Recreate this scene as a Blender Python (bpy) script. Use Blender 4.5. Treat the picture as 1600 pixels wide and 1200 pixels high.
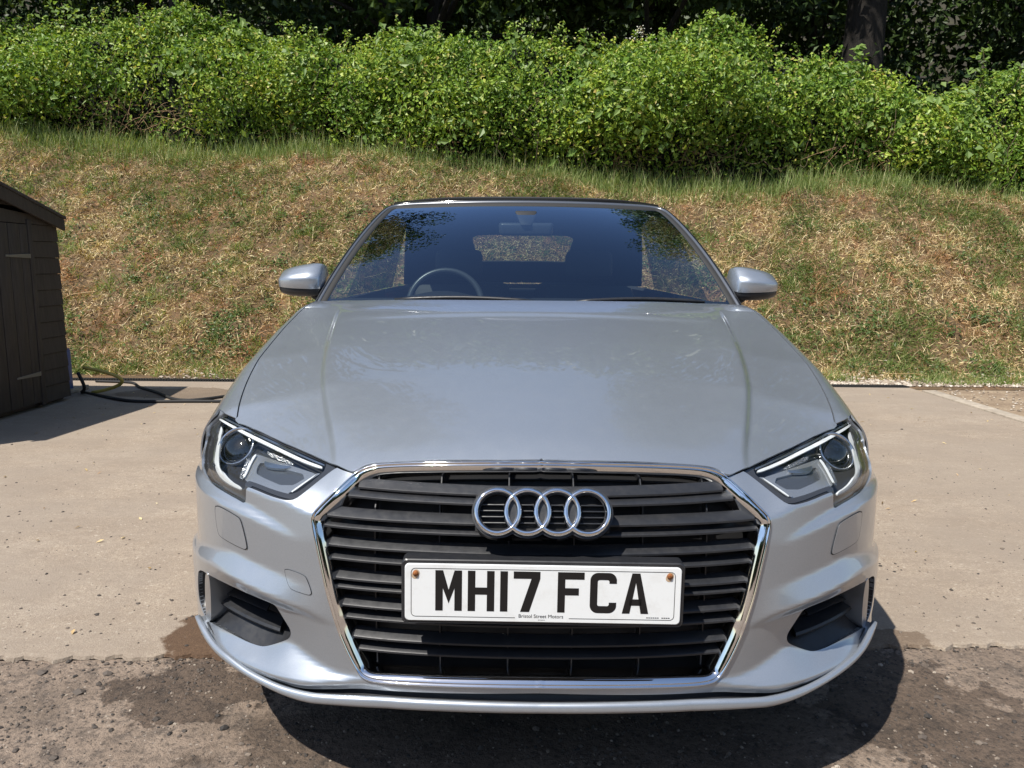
import bpy, bmesh, math, random
import numpy as np
from mathutils import Vector, Matrix
from mathutils.bvhtree import BVHTree
from mathutils.geometry import delaunay_2d_cdt

for o in list(bpy.data.objects): bpy.data.objects.remove(o)
SC = bpy.context.scene
COL = SC.collection
rng = np.random.default_rng(7)
random.seed(7)
R = math.radians

# ------------------------------------------------------------------ camera
F, PITCH, ROLL, CAMH, DIST, CARX = 1180.0, R(9.0), R(0.5), 1.09, 1.37, 0.06
cam = bpy.data.cameras.new('camera'); camo = bpy.data.objects.new('camera', cam); COL.objects.link(camo)
cam.sensor_width = 36; cam.lens = F / 1600 * 36; cam.clip_start = 0.05; cam.clip_end = 1000
CROT = (Matrix.Rotation(math.pi/2 - PITCH, 3, 'X') @ Matrix.Rotation(ROLL, 3, 'Z'))
camo.matrix_world = Matrix.Translation((0, 0, CAMH)) @ CROT.to_4x4()
SC.camera = camo
SC.render.resolution_x, SC.render.resolution_y = 1024, 768
# ------------------------------------------------------------------ light
SUN = Vector((0.42, 0.44, -1.0)).normalized()
w = bpy.data.worlds.new('World'); SC.world = w; w.use_nodes = True
nt = w.node_tree; bg = nt.nodes['Background']
sky = nt.nodes.new('ShaderNodeTexSky'); sky.sky_type = 'NISHITA'; sky.sun_disc = False
sky.sun_elevation = math.asin(-SUN.z); sky.sun_rotation = math.atan2(-SUN.x, -SUN.y)
sky.air_density = 1.0; sky.dust_density = 0.6; sky.ozone_density = 1.5
nt.links.new(sky.outputs[0], bg.inputs[0]); bg.inputs[1].default_value = 0.11
sl = bpy.data.lights.new('sun', 'SUN'); sl.energy = 5.0; sl.angle = R(0.53); sl.color = (1.0, 0.95, 0.87)
so = bpy.data.objects.new('sun', sl); COL.objects.link(so); so.location = (-6, -6, 14)
so.rotation_euler = SUN.to_track_quat('-Z', 'Y').to_euler()
SC.view_settings.view_transform = 'Standard'; SC.view_settings.look = 'None'
SC.view_settings.exposure = 0.42; SC.view_settings.gamma = 1.0
SC.view_settings.use_curve_mapping = False

# ------------------------------------------------------------------ materials
MATS = {}
class N:
    """small node builder"""
    def __init__(s, name):
        s.m = bpy.data.materials.new(name); s.m.use_nodes = True
        s.t = s.m.node_tree; s.b = s.t.nodes['Principled BSDF']; s.out = s.t.nodes['Material Output']
        MATS[name] = s.m
    def n(s, typ, **kw):
        x = s.t.nodes.new('ShaderNode' + typ)
        for k, v in kw.items(): setattr(x, k, v)
        return x
    def l(s, a, b): s.t.links.new(a, b)
    def set(s, **kw):
        for k, v in kw.items():
            i = s.b.inputs[k.replace('_', ' ')]
            i.default_value = v if not isinstance(v, tuple) or len(v) == 4 else (*v, 1)
    def coord(s, which='Object'): return s.n('TexCoord').outputs[which]
    def noise(s, scale, detail=4, rough=.55, vec=None, dist=0):
        x = s.n('TexNoise'); x.inputs['Scale'].default_value = scale; x.inputs['Detail'].default_value = detail
        x.inputs['Roughness'].default_value = rough; x.inputs['Distortion'].default_value = dist
        s.l(vec if vec is not None else s.coord(), x.inputs['Vector']); return x.outputs['Fac']
    def ramp(s, fac, stops, interp='LINEAR'):
        x = s.n('ValToRGB'); x.color_ramp.interpolation = interp
        el = x.color_ramp.elements
        while len(el) < len(stops): el.new(0.5)
        for e, (p, c) in zip(el, stops):
            e.position = p; e.color = (*c, 1) if len(c) == 3 else c
        s.l(fac, x.inputs[0]); return x.outputs[0]
    def mix(s, fac, a, b, blend='MIX'):
        x = s.n('Mix', data_type='RGBA', blend_type=blend)
        for i, v in ((0, fac), (6, a), (7, b)):
            if hasattr(v, 'is_linked'): s.l(v, x.inputs[i])
            else: x.inputs[i].default_value = v if i == 0 else ((*v, 1) if len(v) == 3 else v)
        return x.outputs[2]
    def math(s, op, a, b=None, clamp=False):
        x = s.n('Math', operation=op, use_clamp=clamp)
        for i, v in ((0, a), (1, b)):
            if v is None: continue
            if hasattr(v, 'is_linked'): s.l(v, x.inputs[i])
            else: x.inputs[i].default_value = v
        return x.outputs[0]
    def bump(s, h, strength=.3, dist=.01):
        x = s.n('Bump'); x.inputs['Strength'].default_value = strength; x.inputs['Distance'].default_value = dist
        s.l(h, x.inputs['Height']); s.l(x.outputs[0], s.b.inputs['Normal']); return x
    def col(s, c): s.l(c, s.b.inputs['Base Color'])

def simple(name, col, rough=.5, metal=0., coat=0., spec=.5):
    k = N(name); k.set(Base_Color=(*col, 1), Roughness=rough, Metallic=metal)
    k.b.inputs['Coat Weight'].default_value = coat; k.b.inputs['Coat Roughness'].default_value = .03
    k.b.inputs['Specular IOR Level'].default_value = spec
    return k
# silver metallic paint
k = N('silver_paint'); k.set(Metallic=.66, Roughness=.4)
k.b.inputs['Coat Weight'].default_value = 1.0; k.b.inputs['Coat Roughness'].default_value = .012
fl = k.noise(600, 3, .7)
dust = k.noise(26, 5, .65)
c = k.mix(k.math('MULTIPLY', fl, 1.0), (.285, .315, .355), (.45, .485, .53))
c = k.mix(k.ramp(dust, [(.55, (0, 0, 0)), (.85, (.10, .10, .10))]), c, (.50, .47, .42))
k.col(c)
k.l(k.ramp(dust, [(.4, (.355,)*3), (.75, (.395,)*3)]), k.b.inputs['Roughness'])
cr = k.n('Bump'); cr.inputs['Strength'].default_value = .02; cr.inputs['Distance'].default_value = .001
k.l(k.noise(900, 0), cr.inputs['Height']); k.l(cr.outputs[0], k.b.inputs['Normal'])
k = simple('chrome', (.80, .81, .82), .07, 1.0)
k.l(k.ramp(k.noise(140, 4, .7), [(.5, (.05,)*3), (.85, (.13,)*3)]), k.b.inputs['Roughness'])
simple('satin_silver', (.55, .56, .57), .32, .85)
simple('bright_white', (.68, .70, .70), .22, .1, .3)
k = simple('black_plastic', (.020, .021, .024), .42)
k.l(k.ramp(k.noise(60, 5, .7), [(.4, (.36,)*3), (.7, (.52,)*3)]), k.b.inputs['Roughness'])
k.col(k.mix(k.ramp(k.noise(35, 6, .7), [(.5, (0,)*3), (.85, (.22,)*3)]), (.017, .018, .021), (.075, .067, .058)))
simple('gloss_black', (.012, .012, .013), .12)
simple('lamp_bezel', (.055, .056, .06), .18, .3)
simple('matt_black', (.008, .008, .009), .8)
simple('interior_black', (.018, .019, .021), .65)
simple('interior_grey', (.05, .052, .056), .6)
k = simple('soft_top_fabric', (.020, .020, .021), .9)
k.bump(k.noise(700, 2), .4, .001)
simple('rubber', (.018, .018, .018), .75)
simple('rim_alloy', (.5, .5, .51), .3, .9)
simple('lamp_dark', (.24, .25, .26), .2, .9)
simple('lamp_reflector', (.55, .56, .57), .16, .95)
k = simple('lamp_textured', (.45, .46, .47), .25, .9)
v = k.n('TexVoronoi'); v.inputs['Scale'].default_value = 240; k.l(k.coord(), v.inputs['Vector']); k.bump(v.outputs[0], .9, .004)
simple('lamp_clear', (.42, .43, .44), .2, .7, .5)
simple('lamp_panel', (.17, .175, .18), .22, .75)
simple('pillar_paint', (.17, .18, .195), .3, .6, 1.0)
simple('projector_glass', (.006, .007, .008), .03, 0, 1.0, .8)
k = simple('plate_white', (.74, .76, .76), .28, 0, .4)
k.col(k.mix(k.ramp(k.noise(30, 5, .7), [(.5, (0,)*3), (.85, (.5,)*3)]), (.76, .78, .78), (.55, .53, .49)))
simple('plate_black', (.008, .008, .009), .35)
k = simple('rust', (.18, .055, .015), .85)
k.col(k.ramp(k.noise(300, 4), [(.3, (.07, .02, .006)), (.7, (.34, .12, .03))]))
k = simple('rust_pale', (.45, .33, .22), .8)
simple('tail_red', (.35, .01, .01), .15, 0, 1)
simple('interior_sheen', (.06, .064, .07), .3)
def glass(name, tint, ior=1.5, gloss=(1, 1, 1), boost=1.0):
    k = N(name); k.t.nodes.remove(k.b)
    tr = k.n('BsdfTransparent'); tr.inputs[0].default_value = (*tint, 1)
    gl = k.n('BsdfGlossy'); gl.inputs['Roughness'].default_value = .012; gl.inputs[0].default_value = (*gloss, 1)
    g = k.n('NewGeometry'); dp = k.n('VectorMath', operation='DOT_PRODUCT'); k.l(g.outputs['Incoming'], dp.inputs[0]); k.l(g.outputs['Normal'], dp.inputs[1])
    cs = k.math('SUBTRACT', 1.0, k.math('ABSOLUTE', dp.outputs['Value']), True); f = k.math('ADD', k.math('MULTIPLY', k.math('POWER', cs, 5.0), .96), .04)
    mx = k.n('MixShader'); k.l(k.math('MULTIPLY', f, boost, True), mx.inputs[0])
    k.l(tr.outputs[0], mx.inputs[1]); k.l(gl.outputs[0], mx.inputs[2]); k.l(mx.outputs[0], k.out.inputs[0])
glass('windscreen_glass', (.58, .66, .66), 1.52, (.82, .98, 1.2), 2.9)
glass('side_glass', (.66, .72, .68), 1.5, boost=1.4)
glass('lamp_glass', (.95, .96, .96), 1.5, boost=1.0)

# ---- ground materials
k = N('concrete'); co = k.coord()
mp = k.n('Mapping'); mp.inputs['Scale'].default_value = (.9, 1.7, 1); k.l(co, mp.inputs[0])
n1 = k.noise(1.6, 6, .62, mp.outputs[0]); n2 = k.noise(120, 4, .7, co); n3 = k.noise(9, 6, .7, mp.outputs[0])
c = k.ramp(n1, [(.28, (.325, .262, .198)), (.5, (.42, .345, .262)), (.72, (.49, .415, .325))])
c = k.mix(k.ramp(n3, [(.38, (.55,)*3), (.52, (0,)*3)]), c, (.27, .21, .155))
c = k.mix(k.ramp(n2, [(.34, (.85,)*3), (.56, (0,)*3)]), c, (.20, .15, .11))
c = k.mix(k.ramp(k.noise(38, 6, .75, co), [(.36, (.7,)*3), (.52, (0,)*3)]), c, (.24, .185, .14))
c = k.mix(k.ramp(k.noise(55, 2, .5, co), [(.62, (0,)*3), (.72, (.7,)*3)]), c, (.60, .53, .43))
c = k.mix(k.ramp(k.noise(230, 3, .7, co), [(.36, (.75,)*3), (.5, (0,)*3)]), c, (.20, .15, .11))
c = k.mix(k.ramp(k.noise(2.3, 7, .72, co), [(.40, (.6,)*3), (.58, (0,)*3)]), c, (.25, .20, .155))
c = k.mix(k.ramp(k.noise(.9, 8, .75, co), [(.44, (.5,)*3), (.60, (0,)*3)]), c, (.29, .24, .19))
def stain(k, c, cx, cy, rx, ry, colr, amt, wob=.18, sc=5):
    """irregular stain of its own shape at world position cx,cy"""
    g = k.coord('Object'); sp = k.n('SeparateXYZ'); k.l(g, sp.inputs[0])
    dx = k.math('DIVIDE', k.math('SUBTRACT', sp.outputs[0], cx), rx)
    dy = k.math('DIVIDE', k.math('SUBTRACT', sp.outputs[1], cy), ry)
    d = k.math('SQRT', k.math('ADD', k.math('MULTIPLY', dx, dx), k.math('MULTIPLY', dy, dy)))
    wv = k.math('MULTIPLY', k.math('SUBTRACT', k.noise(sc, 6, .65, g), .5), wob * 6)
    f = k.ramp(k.math('ADD', d, wv), [(.86, (amt,)*3), (.95, (0,)*3)])
    return k.mix(f, c, tuple(min(1, v*2.6) for v in colr), 'MULTIPLY'), f
c, f1 = stain(k, c, -.86, 2.12, .16, .22, (.105, .066, .038), .93, .16, 9)
c, f2 = stain(k, c, 1.14, 2.10, .13, .07, (.15, .12, .095), .7, .3, 8)
c, f3 = stain(k, c, -2.75, 6.25, .55, .30, (.19, .17, .15), .8, .2, 3)
c, f4 = stain(k, c, -2.0, 6.45, .5, .10, (.21, .19, .17), .7, .25, 4)
k.col(c); k.set(Roughness=.85)
k.bump(k.math('ADD', k.math('MULTIPLY', n2, .8), k.math('ADD', n3, k.noise(230, 3, .7, co))), .7, .005)
k = N('tarmac'); co = k.coord()
n1 = k.noise(3.2, 7, .68, co); n2 = k.noise(70, 5, .75, co); n3 = k.noise(14, 6, .7, co)
vo = k.n('TexVoronoi'); vo.inputs['Scale'].default_value = 130; k.l(co, vo.inputs['Vector'])
c = k.ramp(n1, [(.30, (.17, .128, .095)), (.52, (.27, .205, .155)), (.72, (.335, .262, .20))])
c = k.mix(k.ramp(n3, [(.36, (.75,)*3), (.5, (0,)*3)]), c, (.105, .083, .067))
c = k.mix(k.ramp(n2, [(.34, (.85,)*3), (.5, (0,)*3)]), c, (.05, .041, .035))
c = k.mix(k.ramp(k.noise(95, 2, .5, co), [(.67, (0,)*3), (.73, (.8,)*3)]), c, (.42, .36, .30))
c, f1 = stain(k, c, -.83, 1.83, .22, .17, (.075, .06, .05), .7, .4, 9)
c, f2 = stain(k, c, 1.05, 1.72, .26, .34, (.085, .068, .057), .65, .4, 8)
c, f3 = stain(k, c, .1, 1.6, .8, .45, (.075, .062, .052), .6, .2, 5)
k.col(c); k.set(Roughness=.9)
h = k.math('ADD', k.math('MULTIPLY', n2, 1.0), k.math('MULTIPLY', n3, 1.6))
k.bump(h, .9, .012)
k = N('dirt'); co = k.coord(); n1 = k.noise(4, 6, .65, co); n2 = k.noise(60, 5, .7, co)
c = k.ramp(n1, [(.3, (.20, .14, .09)), (.55, (.32, .24, .16)), (.75, (.40, .32, .22))])
k.col(k.mix(k.ramp(n2, [(.35, (.7,)*3), (.55, (0,)*3)]), c, (.13, .09, .06))); k.set(Roughness=.95); k.bump(n2, .7, .01)
k = N('bank_soil'); co = k.coord(); n1 = k.noise(2.2, 6, .65, co); n2 = k.noise(30, 6, .75, co)
c = k.ramp(n1, [(.3, (.10, .075, .036)), (.5, (.17, .105, .052)), (.7, (.27, .14, .068))])
k.col(k.mix(k.ramp(n2, [(.35, (.8,)*3), (.58, (0,)*3)]), c, (.07, .05, .025))); k.set(Roughness=.95); k.bump(n2, .9, .03)
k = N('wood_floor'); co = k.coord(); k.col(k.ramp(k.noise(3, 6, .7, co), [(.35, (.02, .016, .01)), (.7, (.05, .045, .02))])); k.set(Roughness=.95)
k = N('edging_stone'); co = k.coord(); k.col(k.ramp(k.noise(18, 6, .7, co), [(.3, (.26, .215, .17)), (.7, (.45, .39, .31))])); k.set(Roughness=.9); k.bump(k.noise(90, 4), .5, .004)
k = N('pebble'); g = k.n('NewGeometry'); k.col(k.ramp(g.outputs['Random Per Island'], [(0, (.15, .115, .085)), (.4, (.29, .23, .17)), (.75, (.42, .355, .28)), (1, (.58, .52, .44))])); k.set(Roughness=.85)
k = N('dark_grit'); g = k.n('NewGeometry'); k.col(k.ramp(g.outputs['Random Per Island'], [(0, (.03, .027, .025)), (.6, (.09, .073, .06)), (.93, (.2, .16, .125)), (1, (.36, .31, .25))])); k.set(Roughness=.85)
def leafmat(name, stops, trans=.35, rough=.45, patch=None):
    k = N(name); g = k.n('NewGeometry')
    c = k.ramp(g.outputs['Random Per Island'], stops)
    if patch:  # patches of other growth: slow colour change over the ground
        c = k.mix(1.0, c, k.ramp(k.noise(patch[0], 5, .65), [(.36, patch[1]), (.5, (1, 1, 1)), (.64, patch[2])]), 'MULTIPLY')
    k.col(c); k.set(Roughness=rough); k.b.inputs['Specular IOR Level'].default_value = .35
    tl = k.n('BsdfTranslucent'); k.l(k.mix(1.0, c, (1.25, 1.2, .5), 'MULTIPLY'), tl.inputs[0])
    mx = k.n('MixShader'); mx.inputs[0].default_value = trans
    k.l(k.b.outputs[0], mx.inputs[1]); k.l(tl.outputs[0], mx.inputs[2]); k.l(mx.outputs[0], k.out.inputs[0])
leafmat('hedge_leaf', [(0, (.055, .115, .014)), (.3, (.13, .235, .026)), (.65, (.245, .37, .05)), (.92, (.37, .47, .09)), (1, (.47, .40, .16))], .28, .45, (1.6, (.62, .74, .62), (1.3, 1.14, .9)))
leafmat('pale_leaf', [(0, (.16, .27, .06)), (1, (.26, .36, .11))], .45)
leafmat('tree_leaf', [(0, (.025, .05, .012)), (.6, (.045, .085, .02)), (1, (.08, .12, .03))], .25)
leafmat('straw', [(0, (.10, .07, .03)), (.25, (.30, .21, .10)), (.5, (.53, .41, .215)), (.75, (.70, .57, .33)), (.92, (.82, .72, .47)), (1, (.40, .20, .09))], .2, .7, (1.7, (.78, .52, .42), (1.15, 1.12, 1.0)))
leafmat('green_blade', [(0, (.06, .10, .022)), (.5, (.11, .165, .035)), (.85, (.18, .23, .06)), (1, (.34, .32, .13))], .35, .6)
leafmat('tall_blade', [(0, (.13, .20, .05)), (.5, (.22, .30, .085)), (.85, (.36, .41, .17)), (1, (.52, .47, .26))], .4, .6)
leafmat('weed_leaf', [(0, (.06, .10, .03)), (.6, (.10, .16, .045)), (1, (.17, .21, .07))], .35)
leafmat('blossom', [(0, (.6, .58, .5)), (1, (.75, .74, .68))], .3)
k = N('bark'); co = k.coord(); mp = k.n('Mapping'); mp.inputs['Scale'].default_value = (6, 6, 1.2); k.l(co, mp.inputs[0])
nb = k.noise(3, 7, .7, mp.outputs[0]); k.col(k.ramp(nb, [(.35, (.006, .0045, .003)), (.65, (.022, .016, .011))])); k.set(Roughness=.9); k.bump(nb, 1, .05)
simple('twig', (.12, .085, .05), .9)
simple('dead_twig', (.30, .19, .10), .9)
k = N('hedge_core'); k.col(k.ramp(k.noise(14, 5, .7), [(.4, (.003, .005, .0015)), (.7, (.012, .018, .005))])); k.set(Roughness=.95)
k = N('shed_timber'); co = k.coord(); mp = k.n('Mapping'); mp.inputs['Scale'].default_value = (8, 8, .9); k.l(co, mp.inputs[0])
nb = k.noise(6, 7, .7, mp.outputs[0]); k.col(k.ramp(nb, [(.3, (.028, .022, .018)), (.6, (.052, .041, .033)), (.8, (.085, .068, .055))])); k.set(Roughness=.75); k.bump(nb, .5, .003)
k = N('shed_felt'); k.col(k.ramp(k.noise(70, 5, .7), [(.35, (.03, .026, .024)), (.7, (.085, .075, .068))])); k.set(Roughness=.95); k.bump(k.noise(300, 3), .6, .003)
simple('hinge_metal', (.20, .19, .17), .55, .5)
simple('hose_black', (.012, .012, .013), .7)
simple('hose_yellow', (.42, .33, .07), .5)
simple('ring_white', (.62, .60, .55), .7)
simple('blue_plastic', (.02, .07, .25), .4)

# ------------------------------------------------------------------ mesh helpers
def tag(o, label=None, cat=None, group=None, kind=None):
    if label: o['label'] = label
    if cat: o['category'] = cat
    if group: o['group'] = group
    if kind: o['kind'] = kind
    return o
def empty(name, loc=(0, 0, 0), parent=None):
    o = bpy.data.objects.new(name, None); COL.objects.link(o); o.location = loc; o.empty_display_size = .1
    if parent: o.parent = parent
    return o
def link(name, me, parent=None):
    o = bpy.data.objects.new(name, me); COL.objects.link(o)
    if parent is not None: o.parent = parent
    return o
def mesh(name, V, Fc, mat, parent=None, smooth=True, mirror=False, normals=None, loc=None, sharp=None):
    V = np.asarray(V, float).reshape(-1, 3)
    if mirror:
        V = V * np.array([-1, 1, 1]); Fc = [tuple(reversed(f)) for f in Fc]
        if normals is not None: normals = np.asarray(normals) * np.array([-1, 1, 1])
    me = bpy.data.meshes.new(name); me.from_pydata(V.tolist(), [], [tuple(int(i) for i in f) for f in Fc]); me.update()
    if isinstance(mat, (list, tuple)):
        for m_ in mat: me.materials.append(MATS[m_])
    else: me.materials.append(MATS[mat])
    if smooth:
        me.polygons.foreach_set('use_smooth', [True] * len(me.polygons))
        if sharp is not None: me.set_sharp_from_angle(angle=R(sharp))
    if normals is not None: me.normals_split_custom_set_from_vertices([tuple(n_) for n_ in np.asarray(normals)])
    o = link(name, me, parent)
    if loc is not None: o.location = loc
    return o
def npmesh(name, V, Q, mat, parent=None, smooth=False):
    """fast numpy mesh, Q is (n,k) faces"""
    V = np.ascontiguousarray(V, np.float32); Q = np.ascontiguousarray(Q, np.int32)
    me = bpy.data.meshes.new(name); me.vertices.add(len(V)); me.vertices.foreach_set('co', V.ravel())
    me.loops.add(Q.size); me.loops.foreach_set('vertex_index', Q.ravel())
    me.polygons.add(len(Q)); me.polygons.foreach_set('loop_start', np.arange(0, Q.size, Q.shape[1], dtype=np.int32))
    me.polygons.foreach_set('use_smooth', np.full(len(Q), smooth))
    me.update(calc_edges=True); me.validate(); me.materials.append(MATS[mat])
    return link(name, me, parent)
def box_vf(x0, x1, y0, y1, z0, z1):
    V = [(x, y, z) for z in (z0, z1) for y in (y0, y1) for x in (x0, x1)]
    return V, [(0, 2, 3, 1), (4, 5, 7, 6), (0, 1, 5, 4), (1, 3, 7, 5), (3, 2, 6, 7), (2, 0, 4, 6)]
def bevel_mesh(name, V, Fc, mat, parent, w=.004, seg=2, mirror=False, mtx=None):
    bm = bmesh.new(); vs = [bm.verts.new(v) for v in V]
    for f in Fc: bm.faces.new([vs[i] for i in f])
    bmesh.ops.recalc_face_normals(bm, faces=bm.faces)
    bmesh.ops.bevel(bm, geom=list(bm.edges), offset=w, segments=seg, profile=.5, affect='EDGES', clamp_overlap=True)
    if mtx is not None: bm.transform(mtx)
    if mirror:
        bm.transform(Matrix.Scale(-1, 4, (1, 0, 0))); bmesh.ops.reverse_faces(bm, faces=bm.faces)
    me = bpy.data.meshes.new(name); bm.to_mesh(me); bm.free(); me.materials.append(MATS[mat])
    me.polygons.foreach_set('use_smooth', [True] * len(me.polygons)); me.set_sharp_from_angle(angle=R(35))
    return link(name, me, parent)
def box(name, x0, x1, y0, y1, z0, z1, mat, parent=None, w=.004, mirror=False, mtx=None):
    V, Fc = box_vf(x0, x1, y0, y1, z0, z1)
    return bevel_mesh(name, V, Fc, mat, parent, w, 2, mirror, mtx)
def tube_vf(P, r, seg=8, cap=True):
    P = np.asarray(P, float); n = len(P); r = np.broadcast_to(np.asarray(r, float), (n,))
    T = np.gradient(P, axis=0); T /= np.linalg.norm(T, axis=1)[:, None] + 1e-12
    up = np.array([0, 0, 1.0]); 
    if abs(T[0] @ up) > .9: up = np.array([1.0, 0, 0])
    A = up - T[0] * (up @ T[0]); A /= np.linalg.norm(A)
    V = []
    for i in range(n):
        A = A - T[i] * (A @ T[i]); A /= np.linalg.norm(A); B = np.cross(T[i], A)
        for k in range(seg):
            a = 2 * math.pi * k / seg; V.append(P[i] + r[i] * (A * math.cos(a) + B * math.sin(a)))
    Fc = [(i*seg+k, i*seg+(k+1) % seg, (i+1)*seg+(k+1) % seg, (i+1)*seg+k) for i in range(n-1) for k in range(seg)]
    if cap: Fc += [tuple(range(seg-1, -1, -1)), tuple((n-1)*seg+k for k in range(seg))]
    return V, Fc
def tube(name, P, r, mat, parent=None, seg=8, mirror=False):
    V, Fc = tube_vf(P, r, seg); return mesh(name, V, Fc, mat, parent, True, mirror)
def grid_faces(nu, nv, closed_v=False):
    vv = nv if closed_v else nv - 1
    return [(i*nv+j, (i+1)*nv+j, (i+1)*nv+(j+1) % nv, i*nv+(j+1) % nv) for i in range(nu-1) for j in range(vv)]
def lathe(name, prof, mat, parent, seg=40, axis='x', center=(0, 0, 0), closed=False):
    V = []
    for k in range(seg):
        a = 2*math.pi*k/seg
        for (r, h) in prof:
            p = (h, r*math.cos(a), r*math.sin(a)) if axis == 'x' else ((r*math.cos(a), h, r*math.sin(a)) if axis == 'y' else (r*math.cos(a), r*math.sin(a), h))
            V.append((p[0]+center[0], p[1]+center[1], p[2]+center[2]))
    n = len(prof); Fc = []
    for k in range(seg):
        for j in range(n if closed else n-1):
            Fc.append((k*n+j, ((k+1) % seg)*n+j, ((k+1) % seg)*n+(j+1) % n, k*n+(j+1) % n))
    o = mesh(name, V, Fc, mat, parent, True)
    bm = bmesh.new(); bm.from_mesh(o.data); bmesh.ops.recalc_face_normals(bm, faces=bm.faces); bm.to_mesh(o.data); bm.free()
    o.data.set_sharp_from_angle(angle=R(40)); return o

# ------------------------------------------------------------------ curve / surface tools
def spline(t, y):
    """natural cubic spline -> callable"""
    t = np.asarray(t, float); y = np.asarray(y, float); n = len(t); h = np.diff(t)
    A = np.zeros((n, n)); b = np.zeros((n,) + y.shape[1:]); A[0, 0] = A[-1, -1] = 1
    for i in range(1, n-1):
        A[i, i-1] = h[i-1]; A[i, i] = 2*(h[i-1]+h[i]); A[i, i+1] = h[i]
        b[i] = 6*((y[i+1]-y[i])/h[i]-(y[i]-y[i-1])/h[i-1])
    m = np.linalg.solve(A, b)
    def f(x):
        x = np.asarray(x, float); i = np.clip(np.searchsorted(t, x)-1, 0, n-2); d = h[i]; u = x-t[i]; v = t[i+1]-x
        if y.ndim > 1: d, u, v = d[..., None], u[..., None], v[..., None]
        return m[i]*v**3/(6*d)+m[i+1]*u**3/(6*d)+(y[i]/d-m[i]*d/6)*v+(y[i+1]/d-m[i+1]*d/6)*u
    return f
def interp(xs, ys): return lambda x: np.interp(x, xs, ys)
def gauss(A, sig, axis, even=False):
    if sig <= 0: return A
    r = int(3*sig)+1; k = np.exp(-.5*(np.arange(-r, r+1)/sig)**2); k /= k.sum()
    pad = [(0, 0)]*A.ndim; pad[axis] = (r, r); B = np.pad(A, pad, mode='reflect', reflect_type='even' if even else 'odd')
    out = np.zeros_like(A)
    for i, w_ in enumerate(k):
        sl_ = [slice(None)]*A.ndim; sl_[axis] = slice(i, i+A.shape[axis]); out += w_*B[tuple(sl_)]
    return out
def chaikin(P, n=2, closed=True):
    P = np.asarray(P, float)
    for _ in range(n):
        if closed:
            Q = np.roll(P, -1, 0); P = np.stack([.75*P+.25*Q, .25*P+.75*Q], 1).reshape(-1, P.shape[1])
        else:
            Q = np.stack([.75*P[:-1]+.25*P[1:], .25*P[:-1]+.75*P[1:]], 1).reshape(-1, P.shape[1])
            P = np.vstack([P[:1], Q, P[-1:]])
    return P
def resample(P, step, closed=False):
    P = np.asarray(P, float)
    if closed: P = np.vstack([P, P[:1]])
    d = np.r_[0, np.cumsum(np.linalg.norm(np.diff(P, axis=0), axis=1))]; keep = np.r_[True, np.diff(d) > 1e-9]; P, d = P[keep], d[keep]
    n = max(2, int(round(d[-1]/step))+1); t = np.linspace(0, d[-1], n)
    Q = np.stack([np.interp(t, d, P[:, i]) for i in range(P.shape[1])], 1)
    return Q[:-1] if closed else Q
def inpoly(pts, poly):
    x, y = pts[:, 0][:, None], pts[:, 1][:, None]; x0, y0 = poly[:, 0], poly[:, 1]; x1, y1 = np.roll(x0, -1), np.roll(y0, -1)
    c = ((y0 > y) != (y1 > y)) & (x < (x1-x0)*(y-y0)/((y1-y0)+1e-30)+x0)
    return c.sum(1) % 2 == 1
def polydist(pts, poly):
    a = poly; b = np.roll(poly, -1, 0); d = b-a; L = (d**2).sum(1)+1e-18
    t = np.clip(((pts[:, None]-a)*d).sum(2)/L, 0, 1); q = a+t[..., None]*d
    return np.sqrt(((pts[:, None]-q)**2).sum(2).min(1))
CO = np.array([-CARX, -DIST, CAMH]); CM = np.array(CROT)
def ray(px, py):
    d = CM @ np.array([(px-800)/F, -(py-600)/F, -1.0]); return CO, d/np.linalg.norm(d)
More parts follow.
